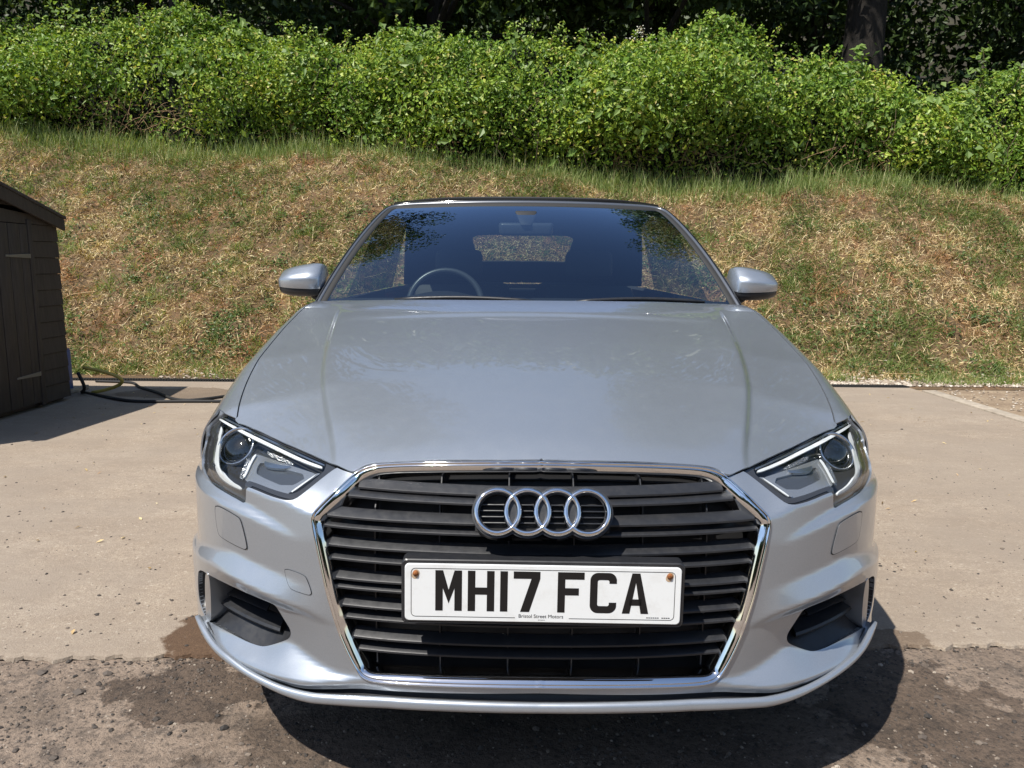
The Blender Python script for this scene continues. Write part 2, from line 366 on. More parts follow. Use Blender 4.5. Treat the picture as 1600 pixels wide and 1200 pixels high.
class Surf:
    """regular grid surface P[i,j] over axes a[i], b[j]"""
    def __init__(s, a, b, P):
        s.a, s.b, s.P = a, b, P; na, nb = len(a), len(b); s.nb = nb
        s._b = None
    @property
    def bvh(s):
        if s._b is None:
            na, nb = len(s.a), s.nb; g = (np.arange(na-1)[:, None]*nb+np.arange(nb-1)[None]).ravel()
            f = np.stack([np.stack([g, g+nb, g+nb+1], 1), np.stack([g, g+nb+1, g+1], 1)], 1).reshape(-1, 3)
            s._b = BVHTree.FromPolygons(s.P.reshape(-1, 3).tolist(), f.tolist())
        return s._b
    def ev(s, q):
        q = np.atleast_2d(q); fa = np.clip((q[:, 0]-s.a[0])/(s.a[1]-s.a[0]), 0, len(s.a)-1.001); fb = np.clip((q[:, 1]-s.b[0])/(s.b[1]-s.b[0]), 0, len(s.b)-1.001)
        i, j = fa.astype(int), fb.astype(int); u, v = (fa-i)[:, None], (fb-j)[:, None]; P = s.P
        return (1-u)*(1-v)*P[i, j]+u*(1-v)*P[i+1, j]+(1-u)*v*P[i, j+1]+u*v*P[i+1, j+1]
    def nrm(s, q, e=.003):
        q = np.atleast_2d(q); du = s.ev(q+[e, 0])-s.ev(q-[e, 0]); dv = s.ev(q+[0, e])-s.ev(q-[0, e])
        n = np.cross(du, dv); n /= np.linalg.norm(n, axis=1)[:, None]+1e-12; return n
    def hit(s, px, py):
        o, d = ray(px, py); o = o*[-1, 1, 1]; d = d*[-1, 1, 1]; loc, n, idx, dist = s.bvh.ray_cast(Vector(o), Vector(d))
        if idx is None:
            V = s.P.reshape(-1, 3)-o; t = V @ d; dd = ((V-t[:, None]*d)**2).sum(1); i = int(dd.argmin())
            return np.array([s.a[i//s.nb], s.b[i % s.nb]])
        c = idx//2; i, j = c//(s.nb-1), c % (s.nb-1); p = np.array(loc)
        p00, p10, p01, p11 = s.P[i, j], s.P[i+1, j], s.P[i, j+1], s.P[i+1, j+1]
        if idx % 2 == 0:
            M = np.stack([p10-p00, p11-p10], 1); uv = np.linalg.lstsq(M, p-p00, rcond=None)[0]; u, v = uv[0], uv[1]
        else:
            M = np.stack([p11-p01, p01-p00], 1); uv = np.linalg.lstsq(M, p-p00, rcond=None)[0]; u, v = uv[0], uv[1]
        return np.array([s.a[i]+u*(s.a[1]-s.a[0]), s.b[j]+v*(s.b[1]-s.b[0])])
    def hits(s, L): return np.array([s.hit(p[0], p[1]) for p in L])

def panel(name, S, poly, mat, parent, holes=(), extra=None, step=.012, bstep=.007, off=0., skirt=.012, flip=False, mirror=False, both=False, scale=1., smooth=True):
    """trimmed piece of surface S: polygon in its parameters, triangulated, with a folded-back rim.  both: mirrored halves in one mesh"""
    sc = np.array([scale, 1.])
    loops = [resample(np.asarray(p)*sc, bstep, True) for p in [poly, *holes]]
    pts = np.vstack(loops); edges = []; o = 0
    for l_ in loops:
        n = len(l_); edges += [(o+i, o+(i+1) % n) for i in range(n)]; o += n
    lo, hi = loops[0].min(0), loops[0].max(0)
    gx, gy = np.meshgrid(np.arange(lo[0], hi[0], step), np.arange(lo[1], hi[1], step)); G = np.stack([gx.ravel(), gy.ravel()], 1)
    ok = inpoly(G, loops[0])
    for l_ in loops[1:]: ok &= ~inpoly(G, l_)
    G = G[ok]
    for l_ in loops:
        if len(G): G = G[polydist(G, l_) > step*.45]
    if extra is not None:
        X2 = np.asarray(extra)*sc; X2 = X2[inpoly(X2, loops[0])]; X2 = X2[polydist(X2, loops[0]) > step*.3]
        G = G[np.array([np.hypot(*(X2-g).T).min() > step*.55 for g in G])]; G = np.vstack([G, X2])
    allp = np.vstack([pts, G]); res = delaunay_2d_cdt([Vector(p) for p in allp], edges, [], 0, 1e-7)
    vc = np.array([tuple(v) for v in res[0]]); tris = np.array([f for f in res[2] if len(f) == 3])
    cen = vc[tris].mean(1); ok = inpoly(cen, loops[0])
    for l_ in loops[1:]: ok &= ~inpoly(cen, l_)
    tris = tris[ok]; q = vc/sc
    nrm = S.nrm(q); 
    if flip: nrm = -nrm
    V = S.ev(q)+nrm*off
    a, b, c_ = V[tris[:, 0]], V[tris[:, 1]], V[tris[:, 2]]; fn = np.cross(b-a, c_-a); bad = (fn*nrm[tris[:, 0]]).sum(1) < 0
    tris[bad] = tris[bad][:, ::-1]
    Fc = [tuple(t) for t in tris]; nv = len(V); NN = nrm
    if skirt > 0:
        cnt = {}
        for t in tris:
            for e in ((t[0], t[1]), (t[1], t[2]), (t[2], t[0])): cnt[e] = cnt.get(e, 0)+1
        be = [e for e in cnt if (e[1], e[0]) not in cnt]
        if both: be = [e for e in be if not (abs(q[e[0], 0]) < 1e-6 and abs(q[e[1], 0]) < 1e-6)]
        ids = sorted({i for e in be for i in e})
        out = {i: nv+k_ for k_, i in enumerate(ids)}; inn = {i: nv+len(ids)+k_ for k_, i in enumerate(ids)}
        # rim normals: sideways
        side = {i: np.zeros(3) for i in ids}
        for (i, j) in be:
            t = V[j]-V[i]; sd = np.cross(t, nrm[i]); side[i] += sd; side[j] += sd
        sd = np.array([side[i]/(np.linalg.norm(side[i])+1e-12) for i in ids])
        V = np.vstack([V, V[ids], V[ids]-nrm[ids]*skirt]); NN = np.vstack([nrm, sd, sd])
        Fc += [(out[j], out[i], inn[i], inn[j]) for (i, j) in be]
    if both:
        n = len(V); V2 = V*[-1, 1, 1]; N2 = NN*[-1, 1, 1]; Fc2 = [tuple(n+i for i in reversed(f)) for f in Fc]
        V = np.vstack([V, V2]); NN = np.vstack([NN, N2]); Fc = Fc+Fc2
        V[np.abs(V[:, 0]) < 1e-6, 0] = 0
    return mesh(name, V, Fc, mat, parent, smooth, mirror, NN if smooth else None)

# ================================================================== SETTING (large structure)
def sheet(name, x0, x1, y0, y1, z, mat, th=.1):
    V, Fc = box_vf(x0, x1, y0, y1, z-th, z); o = mesh(name, V, Fc, mat, None, False); return tag(o, kind='structure')
# ground reaching the horizon
tag(mesh('ground', [(-400, -400, -.02), (400, -400, -.02), (400, 400, -.02), (-400, 400, -.02)], [(0, 1, 2, 3)], 'dirt', None, False), kind='structure')
def bnd(x): return 2.01+.044*x
# tarmac yard in front, its far edge against the concrete
xs_ = np.linspace(-30, 30, 241)
V = []; 
for x in xs_: V += [(x, -40, -.012), (x, bnd(x)+.01*math.sin(x*17.3)*math.sin(x*5.1), -.012)]
tag(mesh('tarmac_yard', V, [(2*i, 2*i+2, 2*i+3, 2*i+1) for i in range(240)], 'tarmac', None, False), kind='structure')
PADX, PADY = 3.66, 6.86
xs_ = np.r_[np.linspace(-30, -4, 40), np.linspace(-3.98, PADX, 400)]
V = []
for x in xs_:
    e = bnd(x)+.012*(math.sin(x*41)*math.sin(x*13.7)+.6*math.sin(x*97+1))
    V += [(x, e, -.011), (x, e+.004, -.002), (x, e+.02, .0), (x, PADY, .0), (x, PADY, -.1)]
n = 5
tag(mesh('concrete_pad', V, [(i*n+j, (i+1)*n+j, (i+1)*n+j+1, i*n+j+1) for i in range(len(xs_)-1) for j in range(4)], 'concrete', None, False), kind='structure')
# flush stone edging along the pad's open side
edg = tag(empty('pad_edging', (PADX, bnd(PADX), 0)), 'narrow pale stone edging flush along the right side of the concrete pad', 'edging')
yy = bnd(PADX)
while yy < PADY-.3:
    l_ = .9; box('edging_stone', .004, .125, yy-bnd(PADX), min(yy+l_-.006, PADY)-bnd(PADX), -.08, .012, 'edging_stone', edg, .006); yy += l_
# ---- bank
def crest(x): return np.interp(x, [-30, -9, -4, 0, 3.5, 7, 30], [11.9, 11.55, 11.15, 10.72, 10.40, 10.42, 10.5])
def vnoise(x, y, seed=0):
    r_ = np.random.default_rng(seed); out = np.zeros_like(np.asarray(x, float)+0*np.asarray(y, float))
    for k_ in range(14):
        f = 2**r_.uniform(-.5, 3); a = r_.uniform(0, 6.28); p = r_.uniform(0, 6.28); out = out+np.sin((x*math.cos(a)+y*math.sin(a))*f+p)/f**.8
    return out/4
def bank_z(x, y):
    x = np.asarray(x, float); y = np.asarray(y, float); yc = crest(x); yb = 7.30+.12*np.sin(x*.9)+.04*np.clip(x-4, 0, 4)
    t = y-yb; s = .74
    rise = s*np.where(t < 0, 0, np.where(t < .6, t*t/1.2, t-.3))
    zc = s*(yc-yb-.3)
    over = y-yc
    z = np.where(over < -.4, rise, np.where(over < .6, zc-s*.4+s*((over+.4)-(over+.4)**2/2.0*.8), zc-s*.4+s*.6+.15*(over-.6)))
    z = z+(vnoise(x*1.3, y*1.3, 3)*.10+vnoise(x*5, y*5, 5)*.075)*np.clip(t/.6, 0, 1)
    z = z+.55*np.clip(y-22, 0, 40)
    return z-.006*(t < 0)-.010*(y < 6.9)
gx = np.unique(np.r_[np.linspace(-60, -12, 25), np.linspace(-12, 12, 341), np.linspace(12, 60, 25)]); gy = np.r_[np.linspace(6.87, 12.5, 110), np.linspace(12.8, 60, 40)]
X, Y = np.meshgrid(gx, gy, indexing='ij'); Z = bank_z(X, Y); nx, ny = X.shape
idx = np.arange(nx*ny).reshape(nx, ny); Q = np.stack([idx[:-1, :-1], idx[1:, :-1], idx[1:, 1:], idx[:-1, 1:]], -1).reshape(-1, 4)
o = npmesh('bank', np.stack([X, Y, Z], -1).reshape(-1, 3), Q, 'bank_soil', None, True); tag(o, kind='structure')
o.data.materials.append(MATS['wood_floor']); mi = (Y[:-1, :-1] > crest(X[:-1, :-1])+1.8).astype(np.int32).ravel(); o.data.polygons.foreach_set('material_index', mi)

# ================================================================== THE CAR
car = empty('car', (CARX, DIST, 0))
tag(car, 'silver metallic convertible car with black soft top parked facing forward on the concrete', 'car')
# ---- upper surface: hood, fender and body side.  parameter a: 0..1 hood centre to shut line, 1..2 roll to the side, 2..3 side down to the sill
Yk = [0, .085, .15, .22, .3, .5, .8, 1.1, 1.33, 1.6, 4.6]
zc = spline(Yk, [.655, .705, .733, .755, .777, .822, .877, .926, .960, .985, .99])
kk = interp([0, .12, .44, .5, .8, 1.1, 1.35, 1.6, 5], [.36, .33, .176, .145, .084, .055, .036, .04, .04])
xsf = spline([0, .1, .3, .44, .6, .8, 1.0, 1.2, 1.45, 1.8, 2.6, 3.4, 4.6], [.56, .60, .69, .734, .770, .795, .803, .803, .790, .785, .78, .77, .72])
Wf = spline([0, .3, .44, .48, .6, .72, .9, 1.2, 1.5, 2.5, 3.4, 4.1, 4.6], [.80, .835, .854, .858, .873, .882, .888, .882, .874, .880, .888, .87, .82])
xdf = spline([0, .13, .3, .55, .8, 1.05, 1.25, 1.5], [.405, .417, .465, .540, .590, .628, .655, .685])
zsY = interp([0, 1.33, 1.6, 2.2, 4.6], [0, 0, .935, .945, .955])
def upper(a, y):
    xs, W = xsf(y), Wf(y)
    def hood(x):
        z = zc(y)-kk(y)*np.abs(x)**2
        t = np.clip((np.abs(x)-xdf(y))/.014, 0, 1); amp = np.interp(y, [0, .10, .3, .9, 1.2, 1.3], [0, .001, .010, .0115, .006, 0])
        z = z-amp*(t*t*(3-2*t)) + .55*amp*np.exp(-((np.abs(x)-xdf(y))/.10)**2)*(np.abs(x) < xdf(y)) + .55*amp*np.exp(-((np.abs(x)-xdf(y))/.10)**2)*(np.abs(x) >= xdf(y))
        # step where the rear of the hood lifts slightly towards the cowl
        return z+.0045*np.clip((y-1.09)/.02, 0, 1)*np.clip(1-(np.abs(x)/.62)**4, 0, 1)
    zs = np.where(y > 1.45, np.interp(y, [1.45, 1.62, 2.2, 4.6], [.948, .940, .945, .955]), hood(xs)); sl = -2*kk(y)*xs
    zw = .58; x = np.zeros_like(a+y); z = np.zeros_like(a+y)
    m = a <= 1; xh = a*xs; x = np.where(m, xh, x); z = np.where(m, np.where(y > 1.45, zs+.0*y, hood(xh)), z)
    t = np.clip(a-1, 0, 1); dx = W-xs; dz = zs-zw
    p0x, p0z = xs, zs; p1x, p1z = xs+.62*dx, zs+sl*.62*dx; p2x, p2z = W, zw+.62*dz; p3x, p3z = W, zw
    bx = (1-t)**3*p0x+3*(1-t)**2*t*p1x+3*(1-t)*t*t*p2x+t**3*p3x; bz = (1-t)**3*p0z+3*(1-t)**2*t*p1z+3*(1-t)*t*t*p2z+t**3*p3z
    m = (a > 1) & (a <= 2); x = np.where(m, bx, x); z = np.where(m, bz, z)
    t = np.clip(a-2, 0, 1); m = a > 2
    x = np.where(m, W-.045*t**1.8+.006*np.exp(-((t-.75)/.1)**2), x); z = np.where(m, zw-.38*t, z)
    return np.stack([x, y+0*a, z], -1)
aa = np.linspace(0, 3, 601); bb = np.linspace(0, 4.4, 441)
A_, B_ = np.meshgrid(aa, bb, indexing='ij'); PU = upper(A_, B_)
PU[..., 2] = gauss(gauss(PU[..., 2], 1.2, 1), .8, 0)
UP = Surf(aa, bb, PU); US = .8
# ---- nose: plan curve and feature rows
pl = np.array([(0, 0), (.15, .004), (.30, .019), (.42, .044), (.55, .094), (.66, .163), (.75, .252), (.815, .36), (.85, .46), (.871, .58), (.882, .72), (.887, .9)])
pf = np.vstack([pl[:0:-1]*[-1, 1], pl]); cl = np.r_[0, np.cumsum(np.linalg.norm(np.diff(pf, axis=0), axis=1))]; cl -= cl[len(pl)-1]
pls = spline(cl, pf); SMAX = 1.40
ss = np.linspace(0, SMAX, 281); zz = np.linspace(.13, .80, 269)
PL = pls(ss); tg = (pls(ss+1e-4)-pls(ss-1e-4)); tg /= np.linalg.norm(tg, axis=1)[:, None]; PN = np.stack([tg[:, 1], -tg[:, 0]], 1)
def nose(off):
    P = np.zeros((len(ss), len(zz), 3)); P[..., 0] = PL[:, None, 0]+PN[:, None, 0]*off; P[..., 1] = PL[:, None, 1]+PN[:, None, 1]*off; P[..., 2] = zz[None, :]
    return P
# hood front edge, from the photograph, on the upper surface
HOODE = [(366.9, 654.7), (395, 668.8), (440, 690.3), (486.9, 711), (524.4, 726.9), (543, 734.5), (552.5, 737.2), (558, 733.5), (565, 729), (577, 724.6), (601, 722), (657, 719.8), (770, 719), (847, 719.4)]
TIPE = [(341.6, 637.5), (352, 645)]
hood_edge = UP.hits(HOODE); hood_edge[-1, 0] = 0
tip_edge = UP.hits(TIPE)
he3 = UP.ev(np.vstack([tip_edge, hood_edge]))
# signed offset of the hood edge from the plan curve
def to_so(P):
    out = []
    for p in P:
        d = np.hypot(PL[:, 0]-p[0], PL[:, 1]-p[1]); 
        i = int(d.argmin()); out.append((ss[i], (p[0]-PL[i, 0])*PN[i, 0]+(p[1]-PL[i, 1])*PN[i, 1], p[2]))
    return np.array(out)
hso = to_so(he3); hso = hso[np.argsort(hso[:, 0])]
R0s = np.r_[hso[:, 0], 1.12, 1.4]; R0o = np.r_[hso[:, 1]-.003, hso[-1, 1]-.004, hso[-1, 1]-.004]; R0z = np.r_[hso[:, 2]-.004, .765, .78]
ROWS = [
 [(847, 800, -.012), (600, 802, -.012), (486, 804, -.013), (450, 783, -.017), (420, 774, -.020), (384, 760, -.024), (352, 745, -.028), (330, 725, -.028), (316, 705, -.022)],
 [(847, 830, -.006), (600, 835, -.006), (466, 838, -.006), (430, 815, -.013), (400, 796, -.019), (384, 788, -.022), (352, 771, -.026), (333, 759, -.027), (316, 742, -.018)],
 [(847, 845, -.004), (600, 848, -.004), (466, 846, -.005), (430, 827, -.005), (400, 812, -.005), (384, 804, -.005), (350, 787, -.005), (330, 772, -.005), (311, 755, -.006)],
 [(847, 890, 0), (600, 900, 0), (500, 922, 0), (477, 912, -.001), (429, 893, -.003), (365, 861, -.005), (306, 830, -.005)],
 [(847, 960, 0), (600, 970, 0), (512, 973, 0), (477, 952, .009), (429, 935, .018), (365, 903, .021), (330, 880, .014), (304, 862, .008)],
 [(847, 975, 0), (600, 985, 0), (512, 977, -.001), (477, 963, -.004), (429, 945, -.003), (365, 918, .003), (327, 899, .007), (304, 884, .010)],
 [(847, 1000, 0), (600, 1005, 0), (525, 1003, -.002), (480, 992, -.009), (455, 985, -.014), (400, 960, -.012), (350, 935, -.006), (320, 925, .004), (304, 915, .009)],
 [(847, 1040, -.002), (600, 1050, -.003), (540, 1055, -.004), (507, 1041, -.009), (477, 1019, -.015), (453, 999, -.018), (417, 1010, -.016), (384, 1002, -.014), (355, 987, -.008), (328, 973, -.001), (307, 948, .006)],
 [(847, 1078, -.001), (700, 1074, -.001), (620, 1069, 0), (560, 1064, .003), (504, 1068, .013), (470, 1069, .021), (427, 1057, .025), (385, 1037, .021), (346, 1015, .015), (327, 999, .010), (309, 965, .006)],
 [(847, 1082, -.004), (560, 1075, -.002), (470, 1075, .012), (385, 1042.5, .016), (327, 1004, .007), (309, 971, .003)],
]
base = -.9*np.clip(zz-.55, 0, 1)**1.2
off = np.repeat(base[None, :], len(ss), 0)
for it in range(4):
    NS = Surf(ss, zz, nose(off))
    rs = [(R0s, R0z, R0o)]
    for row in ROWS:
        q = np.array([NS.hit(p[0], p[1]) for p in row]); q[0, 0] = 0; o_ = np.array([p[2] for p in row]); ii = np.argsort(q[:, 0]); rs.append((q[ii, 0], q[ii, 1], o_[ii]))
    r1 = rs[1]; sm = np.linspace(0, SMAX, 80); z0_, z1_ = np.interp(sm, R0s, R0z), np.interp(sm, r1[0], r1[1]); o0_, o1_ = np.interp(sm, R0s, R0o), np.interp(sm, r1[0], r1[2])
    bl_ = np.interp(sm, [0, .35, .5, .8, .95, 1.1, 1.4], [.004, .004, .006, .010, .017, .022, .022])
    rs.insert(1, (sm, .5*z0_+.5*z1_, .5*o0_+.5*o1_+bl_))
    Zr = np.stack([gauss(np.interp(ss, r_[0], r_[1]), 2.5, 0, True) if i else np.interp(ss, r_[0], r_[1]) for i, r_ in enumerate(rs)]); Or = np.stack([gauss(np.interp(ss, r_[0], r_[2]), 3, 0, True) for r_ in rs])
    for i in range(1, len(Zr)): Zr[i] = np.minimum(Zr[i], Zr[i-1]-.003)
    off = np.zeros((len(ss), len(zz)))
    for i in range(len(ss)):
        zr, orr = Zr[::-1, i], Or[::-1, i]
        v = np.interp(zz, zr, orr); top = zz > zr[-1]; v[top] = orr[-1]-.9*(zz[top]-zr[-1]); off[i] = v
    off = gauss(gauss(off, 1.05, 1), 1.8, 0, True)
NS = Surf(ss, zz, nose(off))
_nso = {}
def NSO(d):
    if d not in _nso: _nso[d] = Surf(ss, zz, nose(off-d))
    return _nso[d]
H = lambda L, S=None: (S or NS).hits(L)
def HX(L, n=1, closed=True, S=None):
    return (S or NS).hits(resample(chaikin(np.array(L, float), n, closed), 4.0, closed))

# ---- outlines (photo pixels of the left half, laid on the nose surface)
HL = [(343.5, 640), (368, 657.5), (395, 671.5), (440, 693), (487, 713.5), (519, 727), (526, 730.5), (511, 741), (477.5, 768), (462, 780), (450, 782.2), (440, 780.5), (421, 774.7), (395, 763.6), (384.5, 760), (384.3, 772), (384, 786), (380, 786), (372, 781), (352, 770), (333, 757.8), (322, 745.6), (316.5, 732.5), (315, 722), (319.5, 695), (328, 663), (336, 646)]
GRO = [(847, 722), (770, 722), (657, 723), (603, 725), (580, 728), (564, 734), (552.5, 742), (526, 766), (495, 795), (487, 805), (487.5, 818), (494, 850), (504, 897), (511, 930), (526, 980), (541, 1016), (554, 1042), (561, 1054), (571, 1062), (586, 1066), (620, 1069), (700, 1072.5), (770, 1074), (847, 1075)]
INT = [(311, 888), (327.5, 899), (365, 917.5), (402.5, 934), (427, 943.5), (432, 948), (444, 968), (455, 985), (454, 996), (446, 1001), (417.5, 1010), (406, 1010), (384, 1002), (355.6, 987), (330, 974), (322, 967), (314, 950), (310, 930), (309, 900)]
hl = HX(HL); it_ = HX(INT, 2)
gro_s = HX(GRO, 3, False); gro_s[0, 0] = gro_s[-1, 0] = 0; gro_s = chaikin(gro_s, 1, False)
def zrow(i, s): return np.interp(s, ss, Zr[i])
# ---- front bumper
sB = 1.10
top = [g for g in H([(553, 740.5), (528.5, 731)])]
hb = H(HL)  # raw headlight loop; its lower part bounds the bumper
low = HX(HL[6:]+HL[:1], 1, False)
grev = gro_s[::-1]                      # bottom centre -> up to the hood tip
k1 = int(np.argmin(np.abs(grev[:, 1]-top[0][1])+np.where(grev[:, 1] > top[0][1]+.004, 1, 0)+np.abs(grev[:, 0]-top[0][0])))
sidez = low[-1][1]
poly = [*grev[:k1+1], top[0], *low]
poly += [(sB-.03, sidez+.012), (sB, .70), (sB+.03, .55), (sB+.03, .30)]
sdown = np.linspace(sB+.03, 0, 70); poly += [(s_, zrow(11, s_)-.001) for s_ in sdown]
# shift the grille side of the bumper by a shut gap
poly = np.array(poly)
bumper = panel('front_bumper', NS, poly, 'silver_paint', car, holes=[it_], step=.0072, both=True, skirt=.014)
tag(bumper, 'silver bumper with creased corners and black side intakes')
# ---- hood
rear = np.array([(a_, 1.325+.13*(a_*xsf(1.36)/.77)**2) for a_ in np.linspace(0, .996, 24)])
side = np.array([(.996, y_) for y_ in np.linspace(rear[-1, 1], hood_edge[0, 1]+.004, 50)])
he = chaikin(hood_edge, 1, False); he[:, 0] *= .997
hoodp = np.vstack([rear, side[1:], he, ])
hoodp[-1, 0] = 0
cre = np.array([((xdf(y_)+d_)/xsf(y_), y_) for y_ in np.arange(.1, 1.3, .011) for d_ in (-.010, -.004, .001, .0055, .010, .0145, .020, .028)])
hood = panel('hood', UP, hoodp, 'silver_paint', car, extra=cre, both=True, step=.014, bstep=.009, skirt=.004, scale=US)
panel('joint_liner', UP, np.array([(.97, y_) for y_ in np.linspace(hood_edge[0, 1], 1.5, 40)]+[(1.03, y_) for y_ in np.linspace(1.5, hood_edge[0, 1], 40)]), 'matt_black', hood, mirror=True, step=.03, bstep=.01, skirt=0, scale=US, off=-.008)
lo_ = hood.children[0].copy(); lo_.data = lo_.data.copy(); COL.objects.link(lo_); lo_.data.transform(Matrix.Scale(-1, 4, (1, 0, 0))); lo_.data.flip_normals()
# ---- fenders
def arch(yc_, zc_, r_):
    pts = []
    for t in np.linspace(math.pi*1.0, 0, 40):
        y_, z_ = yc_+r_*math.cos(t), zc_+r_*math.sin(t)
        col = UP.P[:, int(np.clip(round(y_/.01), 0, 440)), 2]; a_ = np.interp(-z_, -col[200:], aa[200:]); pts.append((a_, y_))
    return np.array(pts)
fe = UP.hits([(366, 655.5), (352, 646), (342, 639), (336, 647), (329, 662), (322, 690), (317, 715), (314, 735)])
fe[0] = (1.004, hood_edge[0, 1]+.002); 
ar = arch(.87, .315, .345)
fpoly = np.vstack([[(1.004, y_) for y_ in np.linspace(1.52, fe[0, 1], 40)], fe[1:3], [(1.34, .515), (1.6, .520), (2.0, .53), (2.3, .535)], ar[3:], [(3.0, 1.24), (3.0, 1.50)]])
for mir in (True, False):
    panel('front_fender', UP, fpoly, 'silver_paint', car, mirror=mir, step=.02, bstep=.012, skirt=.004, scale=US)
# ---- headlights
lamps = []
def onS(S, L, ch=1): return HX(L, ch, True, S)
S12, S20, S28, S40, S50 = NSO(.010), NSO(.022), NSO(.034), NSO(.085), NSO(.052)
dr_top = [(343, 653), (365, 665.5), (402.5, 684), (440, 702), (477.5, 720), (507, 730.5), (503, 733.8), (468, 720.8), (432.5, 703.8), (395, 686.3), (363, 669), (341.8, 656)]
dr_thin = [(345, 649.5), (367, 661.5), (402.5, 679), (440, 697), (477.5, 715), (511, 728.5), (508.5, 730), (477.5, 717.5), (440, 700), (402.5, 682), (367, 664), (344, 652)]
dr_side = [(338.5, 660), (327.5, 695), (324.5, 725), (328, 741), (342, 755.5), (357, 764.5), (372.5, 771), (374, 763), (356, 753), (344.5, 739), (340.5, 725), (340, 703), (343, 682), (347, 667)]
pod_o = [(377, 748), (392, 716), (399, 707), (412, 711), (480, 734), (496, 739), (452, 771), (446, 771.5), (395, 755)]
pod_i = [(404, 721), (412, 721), (440, 730), (483, 741), (449, 761), (400, 740), (399, 733)]
tex1 = [(416, 703), (456, 722), (462, 727), (455, 727), (418, 712)]
bar1 = [(414, 722), (418, 724), (449, 731), (455, 729), (457, 731), (450, 735), (420, 733), (414, 729)]
drl_in = [(503, 738.5), (494, 744), (455, 769.5), (449, 771), (449, 765), (488, 741)]
for mir in (True, False):
    hd = panel('headlight', S40, HX(HL), 'lamp_dark', car, step=.014, skirt=-1, mirror=mir, off=-.004)
    # rim wall between lens edge and bowl
    e0 = resample(HX(HL), .008, True); n = len(e0); A = NS.ev(e0)-NS.nrm(e0)*.004; B = S40.ev(e0)
    Fw = [(i, (i+1) % n, n+(i+1) % n, n+i) for i in range(n)]
    mesh('seal', np.vstack([A, B]), Fw, 'matt_black', hd, True, mir)
    # dark inner bezel following the edge
    inner = HX([(346, 648), (368, 662), (402, 679), (440, 697.5), (487, 718.5), (512, 729.5), (474, 762), (455, 773.5), (446, 774), (421, 767), (396, 757), (377, 751), (376, 771), (352, 761), (336, 750), (328, 738), (325, 725), (330, 690), (338, 660)])
    panel('bezel', S12, HX(HL), 'lamp_bezel', hd, holes=[inner], step=.014, skirt=.01, mirror=mir)
    panel('light_strip', S12, onS(S12, dr_top), 'bright_white', hd, step=.01, skirt=.003, mirror=mir, off=.001)
    panel('light_strip', S12, onS(S12, dr_thin), 'lamp_reflector', hd, step=.01, skirt=.003, mirror=mir, off=.003)
    panel('light_strip', S12, onS(S12, dr_side), 'bright_white', hd, step=.01, skirt=.004, mirror=mir, off=-.004)
    panel('light_strip', S20, onS(S20, drl_in), 'lamp_clear', hd, step=.01, skirt=.014, mirror=mir)
    panel('inner_pod', S20, onS(S20, pod_o), 'lamp_clear', hd, holes=[onS(S20, pod_i)], step=.01, skirt=.02, mirror=mir, off=-.004)
    panel('inner_panel', S28, onS(S28, pod_i), 'lamp_panel', hd, step=.012, skirt=.0, mirror=mir, off=-.004)
    panel('pod_edge', S20, onS(S20, [(379, 748), (393, 717), (400, 708.5), (402.5, 709.5), (395.5, 719), (382, 749)]), 'bright_white', hd, step=.01, skirt=.002, mirror=mir, off=.001)
    panel('pod_edge', S20, onS(S20, [(452, 770), (494, 741), (497, 740.5), (454, 772)]), 'bright_white', hd, step=.01, skirt=.002, mirror=mir, off=.001)
    panel('reflector', S28, onS(S28, [(384, 722), (392, 712), (388, 740), (380, 752), (374, 748)]), 'lamp_textured', hd, step=.008, skirt=.004, mirror=mir, off=.002)
    panel('reflector', S28, onS(S28, tex1), 'lamp_textured', hd, step=.008, skirt=.006, mirror=mir)
    panel('reflector', S28, onS(S28, bar1), 'lamp_reflector', hd, step=.008, skirt=.006, mirror=mir, off=.004)
    # projector: chrome ring and dark dome
    q = S50.hit(370, 698); c0 = S50.ev(q)[0]; nn = np.array([-.18, -.96, .14]); nn /= np.linalg.norm(nn)
    # local coords use +x side; left-half pixels have negative x and the surface carries |x|, so mirror handles the side
    nn = np.array([.25, -.78, .58]); nn /= np.linalg.norm(nn)
    u_ = np.cross(nn, [0, 0, 1]); u_ /= np.linalg.norm(u_); v_ = np.cross(u_, nn)
    def disc(prof, seg=36):
        V = [c0+r_*(u_*math.cos(t)+v_*math.sin(t))+nn*h_ for t in np.linspace(0, 2*math.pi, seg, False) for (r_, h_) in prof]
        n_ = len(prof); return V, [(k_*n_+j, k_*n_+j+1, ((k_+1) % seg)*n_+j+1, ((k_+1) % seg)*n_+j) for k_ in range(seg) for j in range(n_-1)]
    rr = .046
    V, Fc = disc([(rr+.004, -.02), (rr+.004, .004), (rr+.002, .007), (rr-.002, .006), (rr-.004, -.004), (rr-.007, -.012)]); mesh('projector_ring', V, Fc, 'lamp_reflector', hd, True, mir)
    V, Fc = disc([((rr-.005)*math.sin(t), -.012+.022*math.cos(t)) for t in np.linspace(math.pi/2, .02, 9)]); mesh('projector', V, Fc, 'projector_glass', hd, True, mir)
    panel('lens', NS, HX(HL), 'lamp_glass', hd, step=.012, skirt=0, mirror=mir, off=-.003)
    lamps.append(hd)
